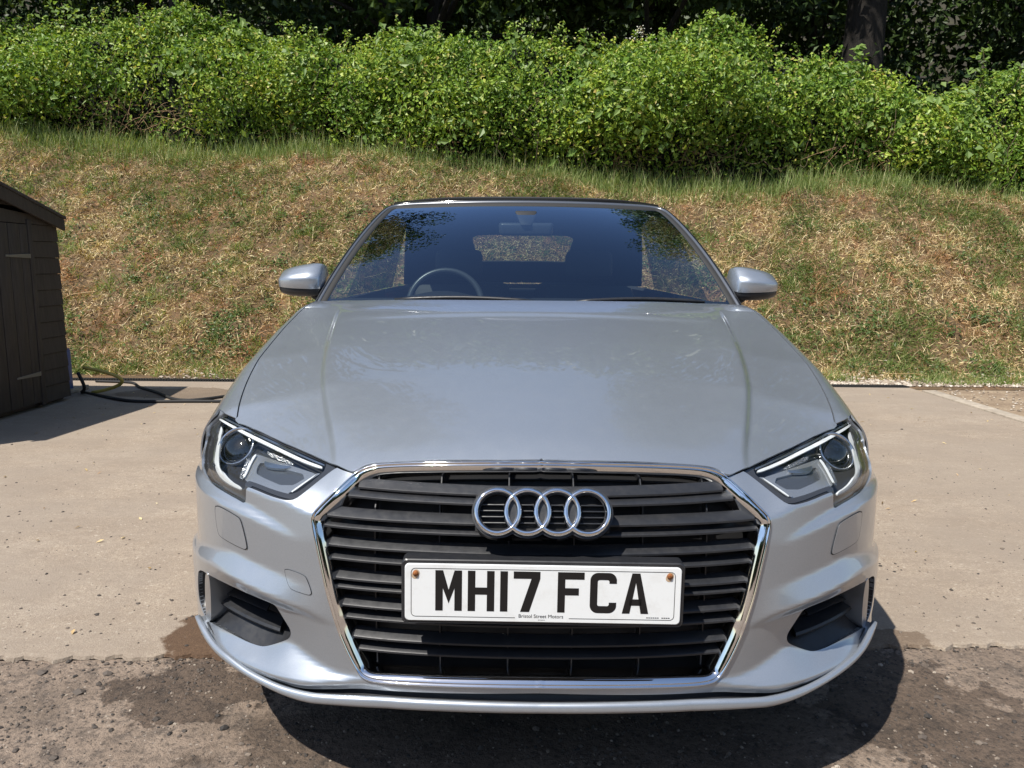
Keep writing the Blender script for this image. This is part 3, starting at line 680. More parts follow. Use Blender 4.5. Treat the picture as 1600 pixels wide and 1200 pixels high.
# ---- grille
grille = empty('grille', (0, 0, 0), car)
def sweep(S, loop2, prof, closed=False, flip=1):
    """sweep a profile (inward b, height n) along a parameter-space line on S"""
    P = S.ev(loop2); Nn = S.nrm(loop2, .006)
    T = np.gradient(P, axis=0)
    if closed: T = np.roll(P, -1, 0)-np.roll(P, 1, 0)
    T /= np.linalg.norm(T, axis=1)[:, None]; Nn = gauss(Nn, 4, 0); Nn /= np.linalg.norm(Nn, axis=1)[:, None]; T = gauss(T, 1.5, 0); T /= np.linalg.norm(T, axis=1)[:, None]; B = np.cross(Nn, T)*flip
    return np.stack([P+B*b_+Nn*n_ for (b_, n_) in prof], 1)
# smooth backing surface for the grille frame (no bumper creases)
NSg = Surf(ss, zz, nose(gauss(np.repeat(off[:60].mean(0)[None], len(ss), 0), 4, 1)*.0+off))
full = np.vstack([gro_s, gro_s[::-1][1:-1]*[1, 1]])
prof = [(-.001, -.016), (-.0008, .002), (.0008, .0046), (.0022, .0050), (.0036, .0040), (.0045, .0006), (.0060, .0002), (.0070, .0022), (.0086, .0018), (.0150, -.010), (.0168, -.016), (.0178, -.040)]
l2 = resample(gro_s, .006)
Vh = sweep(NS, l2, prof, False, 1)
ctr = np.array([0, 0, .47]); 
if (np.linalg.norm(Vh[len(l2)//2, -1]-ctr) > np.linalg.norm(Vh[len(l2)//2, 0]-ctr)): Vh = sweep(NS, l2, prof, False, -1)
Vh[0, :, 0] = 0; Vh[-1, :, 0] = 0
n1_, m1_ = Vh.shape[:2]; VM = Vh[::-1]*[-1, 1, 1]
loop = np.concatenate([Vh, VM[1:-1]], 0); nl = len(loop)
Fc = [(i*m1_+j, i*m1_+j+1, ((i+1) % nl)*m1_+j+1, ((i+1) % nl)*m1_+j) for i in range(nl) for j in range(m1_-1)]
cf = mesh('chrome_frame', loop.reshape(-1, 3), Fc, 'chrome', grille); 
bm = bmesh.new(); bm.from_mesh(cf.data); bmesh.ops.recalc_face_normals(bm, faces=bm.faces); bm.to_mesh(cf.data); bm.free()
gin = Vh[:, -2]                                # inner edge (x,z) of the opening
def gx_at(z): # half width of opening at z
    xs2 = []
    for i in range(len(gin)-1):
        z0, z1 = gin[i, 2], gin[i+1, 2]
        if (z0-z)*(z1-z) <= 0 and abs(z1-z0) > 1e-9:
            t = (z-z0)/(z1-z0); xs2.append(gin[i, 0]+t*(gin[i+1, 0]-gin[i, 0]))
    return max(xs2) if xs2 else 0
def nose_y(x, z, d=0.):
    s_ = np.interp(np.abs(x), PL[:240, 0], ss[:240]); q = np.stack([s_, np.full_like(s_, z)], 1); return NS.ev(q)[:, 1]+d
# back panel
gz = np.linspace(.245, .70, 12); 
V = []; nxg = 25
for z in gz:
    xw = np.linspace(-1, 1, nxg)*.42
    V += [(x, y_, z) for x, y_ in zip(xw, nose_y(xw, z, .075))]
mesh('back_panel', V, grid_faces(len(gz), nxg), 'matt_black', grille)
S25 = NSO(.020)
SL = [(560, 758), (542, 771.5), (516, 803), (508, 818), (513, 848), (516.5, 868.8), (526, 900), (531, 914.5), (542, 943), (548, 962), (564, 993), (570, 1012)]
slz = []
for i, (px, py) in enumerate(SL):
    q = S25.hit(px, py); z = q[1]; slz.append(z); big = i % 2 == 0
    xw_ = gx_at(z+.002)+.004; xw = np.linspace(-xw_, xw_, 61)
    sec = [(.0, -.0045), (.0005, -.001), (.003, .001), (.024, .0108 if big else .0078), (.028, .0103 if big else .0073), (.028, .006), (.006, -.0060)]
    Y0 = nose_y(xw, z, .017); V = [(x, y_+dy, z+dz) for x, y_ in zip(xw, Y0) for (dy, dz) in sec]; ns_ = len(sec)
    Fc = [(a_*ns_+b_, a_*ns_+(b_+1) % ns_, (a_+1)*ns_+(b_+1) % ns_, (a_+1)*ns_+b_) for a_ in range(60) for b_ in range(ns_)]
    o = mesh('slat', V, Fc, 'black_plastic', grille, True)
    bm = bmesh.new(); bm.from_mesh(o.data); bmesh.ops.recalc_face_normals(bm, faces=bm.faces); bm.to_mesh(o.data); bm.free(); o.data.set_sharp_from_angle(angle=R(30))
for x in (-.33, -.20, -.064, .064, .20, .33):
    zt = [z for z in np.linspace(.25, .69, 200) if gx_at(z) > abs(x)+.01]
    if zt:
        y_ = float(nose_y(np.array([x]), .46, .026)[0]); z0, z1 = min(zt), max(zt); zs3 = np.linspace(z0, z1, 9)
        V = []
        for z in zs3:
            yb_ = float(nose_y(np.array([x]), z, .038)[0]); V += [(x-.0012, yb_, z), (x+.0012, yb_, z), (x+.0018, yb_+.03, z), (x-.0018, yb_+.03, z)]
        Fc = [(a_*4+b_, a_*4+(b_+1) % 4, (a_+1)*4+(b_+1) % 4, (a_+1)*4+b_) for a_ in range(8) for b_ in range(4)]
        mesh('rib', V, Fc, 'black_plastic', grille, False)
# ---- emblem: four interlocked rings on a black base
q = NS.hit(846.5, 799.5); ec = NS.ev(q)[0]; ez = ec[2]; ey = ec[1]-.004
lean = math.atan2(float(nose_y(np.array([0.]), ez+.03)[0]-nose_y(np.array([0.]), ez-.03)[0]), .06)
emb = empty('emblem', (0, ey, ez), car); emb.rotation_euler = (-lean, 0, 0)
SP, RR = .0565, .0405
# base: union outline of four discs
def union_outline(r_, sp_):
    pts = []
    for i in range(4):
        cx = (i-1.5)*sp_
        for t in np.linspace(0, 2*math.pi, 96, False):
            p = (cx+r_*math.cos(t), r_*math.sin(t))
            if all(j == i or math.hypot(p[0]-(j-1.5)*sp_, p[1]) >= r_-1e-9 for j in range(4)): pts.append(p)
    return np.array(sorted(pts, key=lambda p: math.atan2(p[1]*3.0, p[0])))
def order_out(r_, sp_):
    o_ = union_outline(r_, sp_); up_ = sorted([p for p in o_ if p[1] >= 0], key=lambda p: -p[0]); dn = sorted([p for p in o_ if p[1] < 0], key=lambda p: p[0])
    # along arcs x is monotonic except at the outer ends, which are handled by the sort on |x| beyond the last centre
    e = 1.5*sp_
    R_ = sorted([p for p in o_ if p[0] > e], key=lambda p: math.atan2(p[1], p[0]-e)); L_ = sorted([p for p in o_ if p[0] < -e], key=lambda p: math.atan2(p[1], -(p[0]+e)), reverse=True)
    U_ = sorted([p for p in o_ if abs(p[0]) <= e and p[1] > 0], key=lambda p: -p[0]); D_ = sorted([p for p in o_ if abs(p[0]) <= e and p[1] < 0], key=lambda p: p[0])
    return np.array(R_+U_+L_+D_)
ob = order_out(RR+.009, SP); oi = order_out(RR+.0065, SP)
def extr(name, outl, y0, y1, mat, par, inset=None):
    n_ = len(outl); top_ = inset if inset is not None else outl
    V = [(p[0], y0, p[1]) for p in outl]+[(p[0], y1, p[1]) for p in top_]
    return V, [(i, (i+1) % n_, n_+(i+1) % n_, n_+i) for i in range(n_)]
# base as a ring-shaped tray: outer wall + front face with four round openings, triangulated
loops = [ob]; 
holesE = []
for i in range(4):
    cx = (i-1.5)*SP; r_ = RR-.006
    # lens-shaped overlaps are left closed: opening is the disc minus its neighbours' discs
    pts = []
    for t in np.linspace(0, 2*math.pi, 160, False):
        p = np.array((cx+r_*math.cos(t), r_*math.sin(t)))
        if all(j == i or math.hypot(p[0]-(j-1.5)*SP, p[1]) > RR+.004 for j in range(4)): pts.append(p)
    for j in (i-1, i+1):
        if 0 <= j < 4:
            cj = (j-1.5)*SP
            for t in np.linspace(0, 2*math.pi, 160, False):
                p = np.array((cj+(RR+.004)*math.cos(t), (RR+.004)*math.sin(t)))
                if math.hypot(p[0]-cx, p[1]) < r_-.0002: pts.append(p)
    pts = np.array(pts); m_ = pts.mean(0); holesE.append(pts[np.argsort(np.arctan2(pts[:, 1]-m_[1], pts[:, 0]-m_[0]))])
flat = Surf(np.linspace(-.3, .3, 61), np.linspace(-.1, .1, 21), np.stack(np.meshgrid(np.linspace(-.3, .3, 61), np.linspace(-.1, .1, 21), indexing='ij')+[np.zeros((61, 21))], -1)[..., [0, 2, 1]])
panel('base', flat, ob, 'black_plastic', emb, holes=holesE, step=.01, bstep=.003, off=.001, skirt=.030)
# grid behind the rings
for dz in (-.020, -.0085, .003, .0145):
    box('grid_bar', -.128, .128, .004, .012, dz-.0012, dz+.0012, 'black_plastic', emb, .0005)
box('backing', -.128, .128, .014, .018, -.036, .036, 'matt_black', emb, .004)
for i in range(4):
    cx = (i-1.5)*SP; V = []; pr = [(RR+.0062, -.001), (RR+.0058, -.006), (RR+.003, -.0112), (RR-.0003, -.0128), (RR-.0030, -.0108), (RR-.0052, -.004), (RR-.0054, .0)]
    seg = 72
    for k_ in range(seg):
        t = 2*math.pi*k_/seg
        for (r_, h_) in pr: V.append((cx+r_*math.cos(t), h_+.00025*i, r_*math.sin(t)))
    n_ = len(pr); Fc = [(k_*n_+j, k_*n_+j+1, ((k_+1) % seg)*n_+j+1, ((k_+1) % seg)*n_+j) for k_ in range(seg) for j in range(n_-1)]
    o = mesh('ring', V, Fc, 'chrome', emb)
    bm = bmesh.new(); bm.from_mesh(o.data); bmesh.ops.recalc_face_normals(bm, faces=bm.faces); bm.to_mesh(o.data); bm.free()
    
# ---- number plate
PO, PD = ray(848, 926); py_ = -.020; t_ = (py_-PO[1])/PD[1]; pc = PO+PD*t_
plate = empty('number_plate', (pc[0], py_, pc[2]), car); plate.rotation_euler = (R(-2), R(.5), 0)
tag(plate, 'white number plate with black characters in a black holder')
def rrect(w_, h_, r_, n_=6):
    return np.array([(sx*(w_/2-r_)+r_*math.cos(t), sz*(h_/2-r_)+r_*math.sin(t)) for (sx, sz, t0) in ((1, 1, 0), (-1, 1, 90), (-1, -1, 180), (1, -1, 270)) for t in np.radians(np.linspace(t0, t0+90, n_))])
def slab(name, outl, y0, y1, mat, par, inset=.0):
    o_ = np.asarray(outl); n_ = len(o_); c_ = o_.mean(0); i_ = o_-np.sign(o_-c_)*inset
    V = [(p[0], y1, p[1]) for p in o_]+[(p[0], y0+inset, p[1]) for p in o_]+[(p[0], y0, p[1]) for p in i_]
    Fc = [(i, (i+1) % n_, n_+(i+1) % n_, n_+i) for i in range(n_)]+[(n_+i, n_+(i+1) % n_, 2*n_+(i+1) % n_, 2*n_+i) for i in range(n_)]+[tuple(range(2*n_, 3*n_))]
    o = mesh(name, V, Fc, mat, par, False)
    bm = bmesh.new(); bm.from_mesh(o.data); bmesh.ops.recalc_face_normals(bm, faces=bm.faces); bm.to_mesh(o.data); bm.free(); return o
slab('holder', rrect(.534, .126, .010), -.004, .030, 'black_plastic', plate, .002)
slab('plate', rrect(.520, .111, .008), -.008, -.003, 'plate_white', plate, .001)
# thin border line (a gap is left at the bottom for the supplier's name)
def strip2(name, path, w_, y_, mat, par):
    P = np.asarray(path, float); T = np.gradient(P, axis=0); T /= np.linalg.norm(T, axis=1)[:, None]+1e-12; Nn = np.stack([-T[:, 1], T[:, 0]], 1)*w_/2
    n_ = len(P); V = [(p[0], y_, p[1]) for p in P+Nn]+[(p[0], y_, p[1]) for p in P-Nn]
    return mesh(name, V, [(i, i+1, n_+i+1, n_+i) for i in range(n_-1)], mat, par, False)
rb = rrect(.496, .094, .008, 8); k0 = int(np.argmin(np.abs(rb[:, 0]-.0)+np.where(rb[:, 1] < 0, 0, 9)))
bl = np.vstack([[(.050, -.047)], rb[24:], rb[:24], [(-.052, -.047)]])
strip2('border_line', resample(bl, .003), .0011, -.0083, 'plate_black', plate)
ST = .0140; CH = .079; CWD = .050
def poly_char(name, polys, x0):
    V, Fc = [], []
    for p in polys:
        i0 = len(V); V += [(x0+a_, -.0084, b_-CH/2+.0045) for (a_, b_) in p]; Fc.append(tuple(range(i0, i0+len(p))))
    o = mesh(name, V, Fc, 'plate_black', plate, False)
    bm = bmesh.new(); bm.from_mesh(o.data); bmesh.ops.triangulate(bm, faces=bm.faces); bmesh.ops.recalc_face_normals(bm, faces=bm.faces)
    for f in bm.faces:
        if f.normal.y > 0: f.normal_flip()
    bm.to_mesh(o.data); bm.free(); return o
w_, h_, t_ = CWD, CH, ST
def rect(a, b, c_, d): return [(a, b), (c_, b), (c_, d), (a, d)]
glyph = {
 'M': [rect(0, 0, t_, h_), rect(w_-t_, 0, w_, h_), [(t_, h_), (t_, h_*.56), (w_/2, h_*.18), (w_/2, h_*.52), (t_+.0005, h_)], [(w_-t_, h_), (w_/2, h_*.52), (w_/2, h_*.18), (w_-t_, h_*.56)]],
 'H': [rect(0, 0, t_, h_), rect(w_-t_, 0, w_, h_), rect(t_, h_/2-t_/2, w_-t_, h_/2+t_/2)],
 '1': [rect(0, 0, t_, h_)],
 '7': [rect(0, h_-t_, w_, h_), [(.013, 0), (.030, 0), (w_, h_-t_), (w_-.0165, h_-t_)]],
 'F': [rect(0, 0, t_, h_), rect(t_, h_-t_, w_, h_), rect(t_, h_*.43, w_-.010, h_*.43+t_)],
 'A': [[(0, 0), (.0145, 0), (w_/2+.0002, h_*.78), (w_/2, h_), (w_/2-.0075, h_)], [(w_, 0), (w_/2+.0075, h_), (w_/2, h_), (w_/2-.0002, h_*.78), (w_-.0145, 0)], rect(.0135, h_*.20, w_-.0135, h_*.20+.0125)],
}
def arc(cx, cz, r_, a0, a1, n_=8): return [(cx+r_*math.cos(t), cz+r_*math.sin(t)) for t in np.radians(np.linspace(a0, a1, n_))]
ro, ri = .015, .0035
cen = arc(w_-ro, h_-ro, ro, 0, 90)+arc(ro, h_-ro, ro, 90, 180)+arc(ro, ro, ro, 180, 270)+arc(w_-ro, ro, ro, 270, 360)
inn = arc(w_-t_-ri, ro+.001, ri+.0, 0, -90, 4)
outer = arc(w_-ro, h_-ro, ro, -8, 90)+arc(ro, h_-ro, ro, 90, 180)+arc(ro, ro, ro, 180, 270)+arc(w_-ro, ro, ro, 270, 368)
inner = [(w_-t_, ro+.006), (w_-t_, t_+ri)]+arc(w_-t_-ri, t_+ri, ri, 0, -90, 4)+arc(t_+ri, t_+ri, ri, 270, 180, 4)+arc(t_+ri, h_-t_-ri, ri, 180, 90, 4)+arc(w_-t_-ri, h_-t_-ri, ri, 90, 0, 4)+[(w_-t_, h_-t_-ri), (w_-t_, h_-ro-.006)]
glyph['C'] = [outer+[(w_, ro+.006)]+inner+[(w_, h_-ro-.006)]]
wid = {'1': ST}
xcur = -.2025
for ch in 'MH17 FCA':
    if ch == ' ': xcur += .033-.011; continue
    g = [list(dict.fromkeys((round(a_, 6), round(b_, 6)) for a_, b_ in p)) for p in glyph[ch]]
    poly_char('character', g, xcur); xcur += wid.get(ch, CWD)+.011
def text(name, body, size, loc, mat, par, rot=(R(90), 0, 0), align='CENTER'):
    cu = bpy.data.curves.new(name, 'FONT'); cu.body = body; cu.size = size; cu.align_x = align
    o = bpy.data.objects.new(name, cu); COL.objects.link(o); dg = bpy.context.evaluated_depsgraph_get(); dg.update()
    me = bpy.data.meshes.new_from_object(o.evaluated_get(dg)); bpy.data.objects.remove(o); bpy.data.curves.remove(cu)
    me.materials.clear(); me.materials.append(MATS[mat]); r = link(name, me, par); r.location = loc; r.rotation_euler = rot; return r
text('dealer_name', 'Bristol Street Motors', .0098, (-.003, -.0084, -.0465), 'plate_black', plate)
for i in range(5): box('small_print', -.008+i*.0026, -.0062+i*.0026, -.00836, -.0082, -.0512, -.0502, 'plate_black', plate, .0001)
for i in range(11):
    if i != 6: box('small_print', .196+i*.0041, .1992+i*.0041, -.00836, -.0082, -.0436, -.0420, 'plate_black', plate, .0001)
for x, z in ((-.2395, .0375), (.2375, .0395)):
    lathe('screw', [(0, -.0125), (.003, -.0122), (.0052, -.010), (.0056, -.008)], 'rust', plate, 20, 'y', (x, 0, z))
    slab('rust_stain', [(x+.0072*math.cos(t)+.001*math.sin(3*t), z-.002+(.0088+.0015*math.sin(2*t))*math.sin(t)) for t in np.linspace(0, 6.283, 20, False)], -.00835, -.0078, 'rust_pale', plate)
# ---- side air intakes
for mir in (True, False):
    n_ = 90
    def start(L):  # resample loop to n_ points starting at the upper outer corner
        L = np.asarray(L); i = int(np.argmax(L[:, 0]*1.0+L[:, 1]*.6)); L = np.roll(L, -i, 0); d = np.r_[L, L[:1]]
        c_ = np.r_[0, np.cumsum(np.linalg.norm(np.diff(d, axis=0), axis=1))]; t = np.linspace(0, c_[-1], n_, False); return np.stack([np.interp(t, c_, d[:, 0]), np.interp(t, c_, d[:, 1])], 1)
    S60 = NSO(.065)
    lo = start(it_); A = NS.ev(lo)-NS.nrm(lo)*.002; A2 = NS.ev(lo)-NS.nrm(lo)*.010
    inn_ = start(HX([(312, 893), (330, 905), (365, 924), (402, 940), (420, 947), (430, 962), (440, 981), (438, 986), (424, 986), (402, 979), (375, 967), (350, 954), (332, 947), (318, 938), (312, 925)], 2)); B = S60.ev(inn_)
    V = np.vstack([A, A2, B]); Fc = [(r_*n_+i, r_*n_+(i+1) % n_, (r_+1)*n_+(i+1) % n_, (r_+1)*n_+i) for r_ in range(2) for i in range(n_)]+[tuple(2*n_+i for i in range(n_))]
    ai = mesh('air_intake', V, Fc, 'black_plastic', car, True, mir, sharp=40)
    for L, d_, w_ in (([(340, 936), (365, 953), (390, 966), (415, 977), (438, 985)], .026, .016), ([(338, 917), (365, 930), (395, 943), (418, 953)], .04, .008)):
        S_ = NSO(d_); q = resample(chaikin(S_.hits(L), 2, False), .012); P = S_.ev(q); sec = [(.0, -w_*.35), (-.004, 0), (.0, w_*.3), (.035, w_*.95), (.037, w_*.6), (.005, -w_*.45)]
        V = [(p[0], p[1]+a_, p[2]+b_) for p in P for (a_, b_) in sec]; m_ = len(sec)
        Fc = [(i*m_+j, i*m_+(j+1) % m_, (i+1)*m_+(j+1) % m_, (i+1)*m_+j) for i in range(len(P)-1) for j in range(m_)]+[tuple(range(m_)), tuple((len(P)-1)*m_+j for j in range(m_))]
        o = mesh('fin', V, Fc, 'black_plastic', ai, True, mir, sharp=35)
    # upright silver blade with its small outer scoop
    panel('blade', NS, onS(NS, [(320, 892), (328.5, 898), (331, 962), (329, 971), (325.5, 972.5), (322.5, 966)], 2), 'satin_silver', ai, step=.006, bstep=.004, skirt=.055, mirror=mir, off=.001)
    panel('scoop', NSO(.018), onS(NSO(.018), [(311, 941), (321, 928), (323.5, 966), (318, 962), (312, 951)], 1), 'satin_silver', ai, step=.006, bstep=.004, skirt=.02, mirror=mir)
# ---- flush covers with their shut lines
WC = [(336, 792.5), (340, 789), (373, 807.5), (377.5, 814), (387.5, 856), (384.5, 860), (346, 840), (340.5, 831)]
TC = [(444.7, 891), (447.5, 888), (475, 898), (479.5, 903), (488, 927), (485.5, 930.8), (457, 922), (451, 915.5)]
def cover(name, L, mir):
    q = HX(L, 2); c_ = q.mean(0); o = panel(name, NS, c_+(q-c_)*.985, 'silver_paint', car, step=.008, bstep=.004, skirt=.003, mirror=mir, off=.0016)
    panel('shut_line', NS, c_+(q-c_)*1.03, 'matt_black', o, holes=[c_+(q-c_)*.965], step=.02, bstep=.003, skirt=0, mirror=mir, off=.0010)
cover('washer_cover', WC, True); cover('washer_cover', WC, False); cover('tow_eye_cover', TC, True)
# dark shut gaps round hood and bumper: black liner behind the joints
q = np.vstack([tip_edge, hood_edge]); P = UP.ev(q); P[-1, 0] = 0
V = []
for p in P: V += [p+np.array([0, .006, -.012]), p+np.array([-.0, .075, -.055])]
n_ = len(P)
for mir in (True, False): mesh('joint_liner', V, [(2*i, 2*i+1, 2*i+3, 2*i+2) for i in range(n_-1)], 'matt_black', car, True, mir)
# inner support wall behind bumper (stops light leaking through the gaps)
V = []; sI = np.linspace(0, 1.05, 30)
for s_ in sI:
    for z in (.16, .40, .60, .68):
        p = NSO(.085).ev([(s_, z)])[0]; V.append(p)
sup = [np.array(v)*[-1, 1, 1] for v in V]
f_ = grid_faces(30, 4); 
mesh('bumper_support', V+sup, f_+[tuple(len(V)+i for i in reversed(f)) for f in f_], 'matt_black', car)
# ---- front splitter and the black slot above it
LT = [(847, 1101.5), (700, 1096.5), (560, 1089), (469, 1082), (434, 1072), (385, 1048), (350, 1021), (332, 1006), (318, 985), (310, 968)]
LB = [(847, 1115.5), (700, 1112), (630, 1109), (525, 1102), (469, 1096), (434, 1083), (395, 1062), (350, 1032), (330, 1012), (316, 990), (309, 972)]
CS = Surf(ss, zz, nose(np.full((len(ss), len(zz)), .020)+np.interp(ss, [0, .3, .45, .7, .85, 1.0, 1.1], [-.012, -.006, .008, .006, .000, -.008, -.010])[:, None]))
qt, qb = CS.hits(LT), CS.hits(LB); qt[0, 0] = qb[0, 0] = 0
sg = np.linspace(0, .845, 120); zt = gauss(np.interp(sg, qt[:, 0], qt[:, 1]), 3, 0); zb = gauss(np.interp(sg, qb[:, 0], qb[:, 1]), 3, 0); zb = np.minimum(zb, zt-.006); ef = np.clip((sg-.77)/.075, 0, 1)**2; zb = zb+(zt-zb-.004)*ef
rows_ = []
for s_, a_, b_ in zip(sg, zt, zb):
    p0 = CS.ev([(s_, a_)])[0]; i = int(np.clip(s_/(ss[1]), 0, len(ss)-1)); nn = np.array([PN[i, 0], PN[i, 1], 0]); h_ = a_-b_; up_ = np.array([0, 0, 1])
    base_ = p0*[1, 1, 0]
    rows_.append([base_-nn*.014+up_*(a_-.012), base_-nn*.009+up_*(a_-.001), base_-nn*.004+up_*a_, base_+nn*.001+up_*(a_-.25*h_), base_+nn*.003+up_*(b_+.3*h_), base_+nn*.001+up_*(b_+.05*h_), base_-nn*.005+up_*(b_-.002), base_-nn*.10+up_*(b_+.004)])
L_ = np.array(rows_); L_[0, :, 0] = 0; L2 = np.concatenate([L_[::-1]*[-1, 1, 1], L_[1:]], 0)
o = mesh('front_splitter', L2.reshape(-1, 3), grid_faces(L2.shape[0], L2.shape[1]), 'silver_paint', car)
bm = bmesh.new(); bm.from_mesh(o.data); bmesh.ops.recalc_face_normals(bm, faces=bm.faces); bm.to_mesh(o.data); bm.free()
V = []
for s_, a_ in zip(sg, zt):
    i = int(np.clip(s_/(ss[1]), 0, len(ss)-1)); nn = np.array([PN[i, 0], PN[i, 1], 0]); p0 = np.array([*PL[i], 0]); zt_ = zrow(11, s_)-.006
    V += [p0-nn*.022+np.array([0, 0, zt_+.003]), p0-nn*.034+np.array([0, 0, a_-.006]), p0+nn*.004+np.array([0, 0, a_-.010])]
f_ = grid_faces(len(sg), 3); V = np.array(V); V2 = V*[-1, 1, 1]
mesh('lower_slot', np.vstack([V, V2]), f_+[tuple(len(V)+i for i in reversed(f)) for f in f_], 'black_plastic', car)

# ---- windscreen
ug = np.linspace(0, 1.14, 58); vg = np.linspace(-.06, 1.08, 58); U, Vv = np.meshgrid(ug, vg, indexing='ij')
bx, by, bz = .785*U, 1.40+.105*U**2, .945-.014*U**2
tx, ty, tz = .622*U, 2.12+.10*U**2, 1.357-.010*U**2
bul = .030*4*Vv*(1-Vv)
WS = Surf(ug, vg, np.stack([bx+(tx-bx)*Vv+.003*4*Vv*(1-Vv)*U, by+(ty-by)*Vv-bul*.45, bz+(tz-bz)*Vv+bul*.85], -1)); WSC = .7
ws_poly = chaikin(np.array([(0, .0), (.5, .0), (1, .0), (1, .5), (1, .97), (.97, 1), (.5, 1), (0, 1)]), 0)
wsh = panel('windscreen', WS, ws_poly, 'windscreen_glass', car, step=.03, bstep=.02, skirt=0, both=True, scale=WSC, flip=False)
panel('frit_band', WS, np.array([(0, -.03), (1, -.03), (1, .055), (0, .055)]), 'matt_black', wsh, step=.03, bstep=.02, skirt=0, both=True, scale=WSC, off=-.006)
path = resample(chaikin(np.array([(1.0, -.05), (1.0, .5), (1.0, .93), (.985, .985), (.93, 1.0), (.5, 1.0), (0, 1.0)]), 2, False), .02)
def frame(name, prof, mat, par):
    def sw(sg2):
        f_ = 1+.62*np.clip((path[:, 1]-.90)/.10, 0, 1)**2*np.clip((1.0-path[:, 0])/.12, 0, 1); A0 = sweep(WS, path, [(0, n2) for (b2, n2) in prof], False, sg2); A1 = sweep(WS, path, prof, False, sg2); return A0+(A1-A0)*f_[:, None, None]
    Vh = sw(-1)
    if Vh[3, -1, 0] < Vh[3, 0, 0]: Vh = sw(1)
    Vh[-1, :, 0] = 0; full = np.concatenate([Vh, Vh[::-1][1:]*[-1, 1, 1]], 0)
    o = mesh(name, full.reshape(-1, 3), grid_faces(full.shape[0], full.shape[1]), mat, par)
    bm = bmesh.new(); bm.from_mesh(o.data); bmesh.ops.recalc_face_normals(bm, faces=bm.faces); bm.to_mesh(o.data); bm.free(); return o
wf = frame('windscreen_frame', [(.011, -.004), (.0115, .004), (.014, .0075), (.024, .0085), (.032, .006), (.040, -.003), (.044, -.018), (.042, -.045)], 'pillar_paint', car)
frame('seal', [(-.014, -.003), (-.012, .0028), (.006, .0045), (.0122, .002)], 'rubber', wf)
frame('trim', [(.0195, .0075), (.0202, .0100), (.0260, .0096), (.0268, .006)], 'gloss_black', wf)
# cowl and wipers
box('cowl', -.76, .76, 1.34, 1.50, .895, .928, 'matt_black', car, .01)
for x0, x1, y0, y1 in ((-.50, .02, 1.455, 1.405), (.17, .66, 1.405, 1.475)):
    wz = .953; t = np.linspace(0, 1, 9)
    P = [(x0+(x1-x0)*u_, y0+(y1-y0)*u_+.0, wz+.010*math.sin(math.pi*u_)+.004) for u_ in t]
    wp = tube('wiper', P, [.005]+[.008]*7+[.004], 'black_plastic', car, 6)
    tube('blade_rubber', [(p[0], p[1]+.008, p[2]-.004) for p in P], .004, 'rubber', wp, 5)
# ---- soft top with rear window
uu = np.linspace(0, 1.6, 65); yv = np.linspace(2.165, 4.02, 96); Us, Ys = np.meshgrid(uu, yv, indexing='ij')
zc2 = spline([2.16, 2.26, 2.48, 2.8, 3.2, 3.45, 3.7, 3.9, 4.02], [1.386, 1.402, 1.418, 1.420, 1.355, 1.275, 1.14, 1.02, .955])
hw = spline([2.16, 2.4, 2.8, 3.3, 3.7, 4.02], [.602, .652, .672, .650, .640, .66])
dr = interp([2.16, 2.8, 3.3, 3.7, 4.02], [.026, .060, .085, .06, .02])
Xs = np.where(Us <= 1, Us*hw(Ys), hw(Ys)+(Us-1)*.13); e_ = np.minimum(Us, 1)
Zs = zc2(Ys)-dr(Ys)*e_**3.2; belt = .955
Zs = np.where(Us > 1, Zs+(belt-Zs)*np.clip((Us-1)/.6, 0, 1)**.9, Zs)
TS = Surf(uu, yv, np.stack([Xs, Ys, Zs], -1))
wy0, wy1, wu = 3.44, 3.74, .50
tp = [(0, 2.19), (0, wy0), (wu*.9, wy0), (wu, wy0+.03), (wu*.93, wy1-.02), (wu*.88, wy1), (0, wy1), (0, 3.99), (1.0, 3.99), (1.58, 3.95), (1.58, 3.28), (1.3, 3.12), (1.02, 3.0), (1.02, 2.30), (.9, 2.275), (.7, 2.238), (.5, 2.212), (.25, 2.196)]
st = panel('soft_top', TS, np.array(tp), 'soft_top_fabric', car, step=.04, bstep=.025, skirt=.008, both=True, scale=.65, flip=False)
panel('rear_window', TS, np.array([(0, wy0), (wu*.9, wy0), (wu, wy0+.03), (wu*.93, wy1-.02), (wu*.88, wy1), (0, wy1)]), 'side_glass', st, step=.04, bstep=.03, skirt=0, both=True, scale=.65, off=-.004)
# ---- doors, quarters, tail
for mir in (True, False):
    d = panel('door', UP, np.array([(1.0, 1.528), (3.0, 1.528), (3.0, 2.74), (2.0, 2.80), (1.0, 2.80)]), 'silver_paint', car, step=.05, bstep=.03, skirt=.03, mirror=mir, scale=US)
    box('handle', .868, .898, 2.52, 2.70, .745, .768, 'silver_paint', d, .008, mir)
    V = [(.752, 1.80, .952), (.756, 2.4, .955), (.756, 3.02, .958), (.662, 2.20, 1.335), (.664, 2.45, 1.348), (.662, 3.02, 1.325)]
    mesh('side_window', V, [(0, 1, 4, 3), (1, 2, 5, 4)], 'side_glass', d, True, mir)
    mesh('door_card', [(.74, 1.55, .94), (.76, 2.8, .95), (.76, 2.8, .25), (.74, 1.55, .25)], [(0, 1, 2, 3)], 'interior_black', d, False, mir)
    ar2 = arch(3.465, .315, .35)
    rq = np.vstack([[(1.0, 2.806), (1.0, 4.38), (2.4, 4.38), (2.5, 3.85)], ar2[::-1], [(3.0, 3.08), (3.0, 2.75), (2.0, 2.806)]])
    panel('rear_quarter', UP, rq, 'silver_paint', car, step=.05, bstep=.03, skirt=.02, mirror=mir, scale=US)
V = []
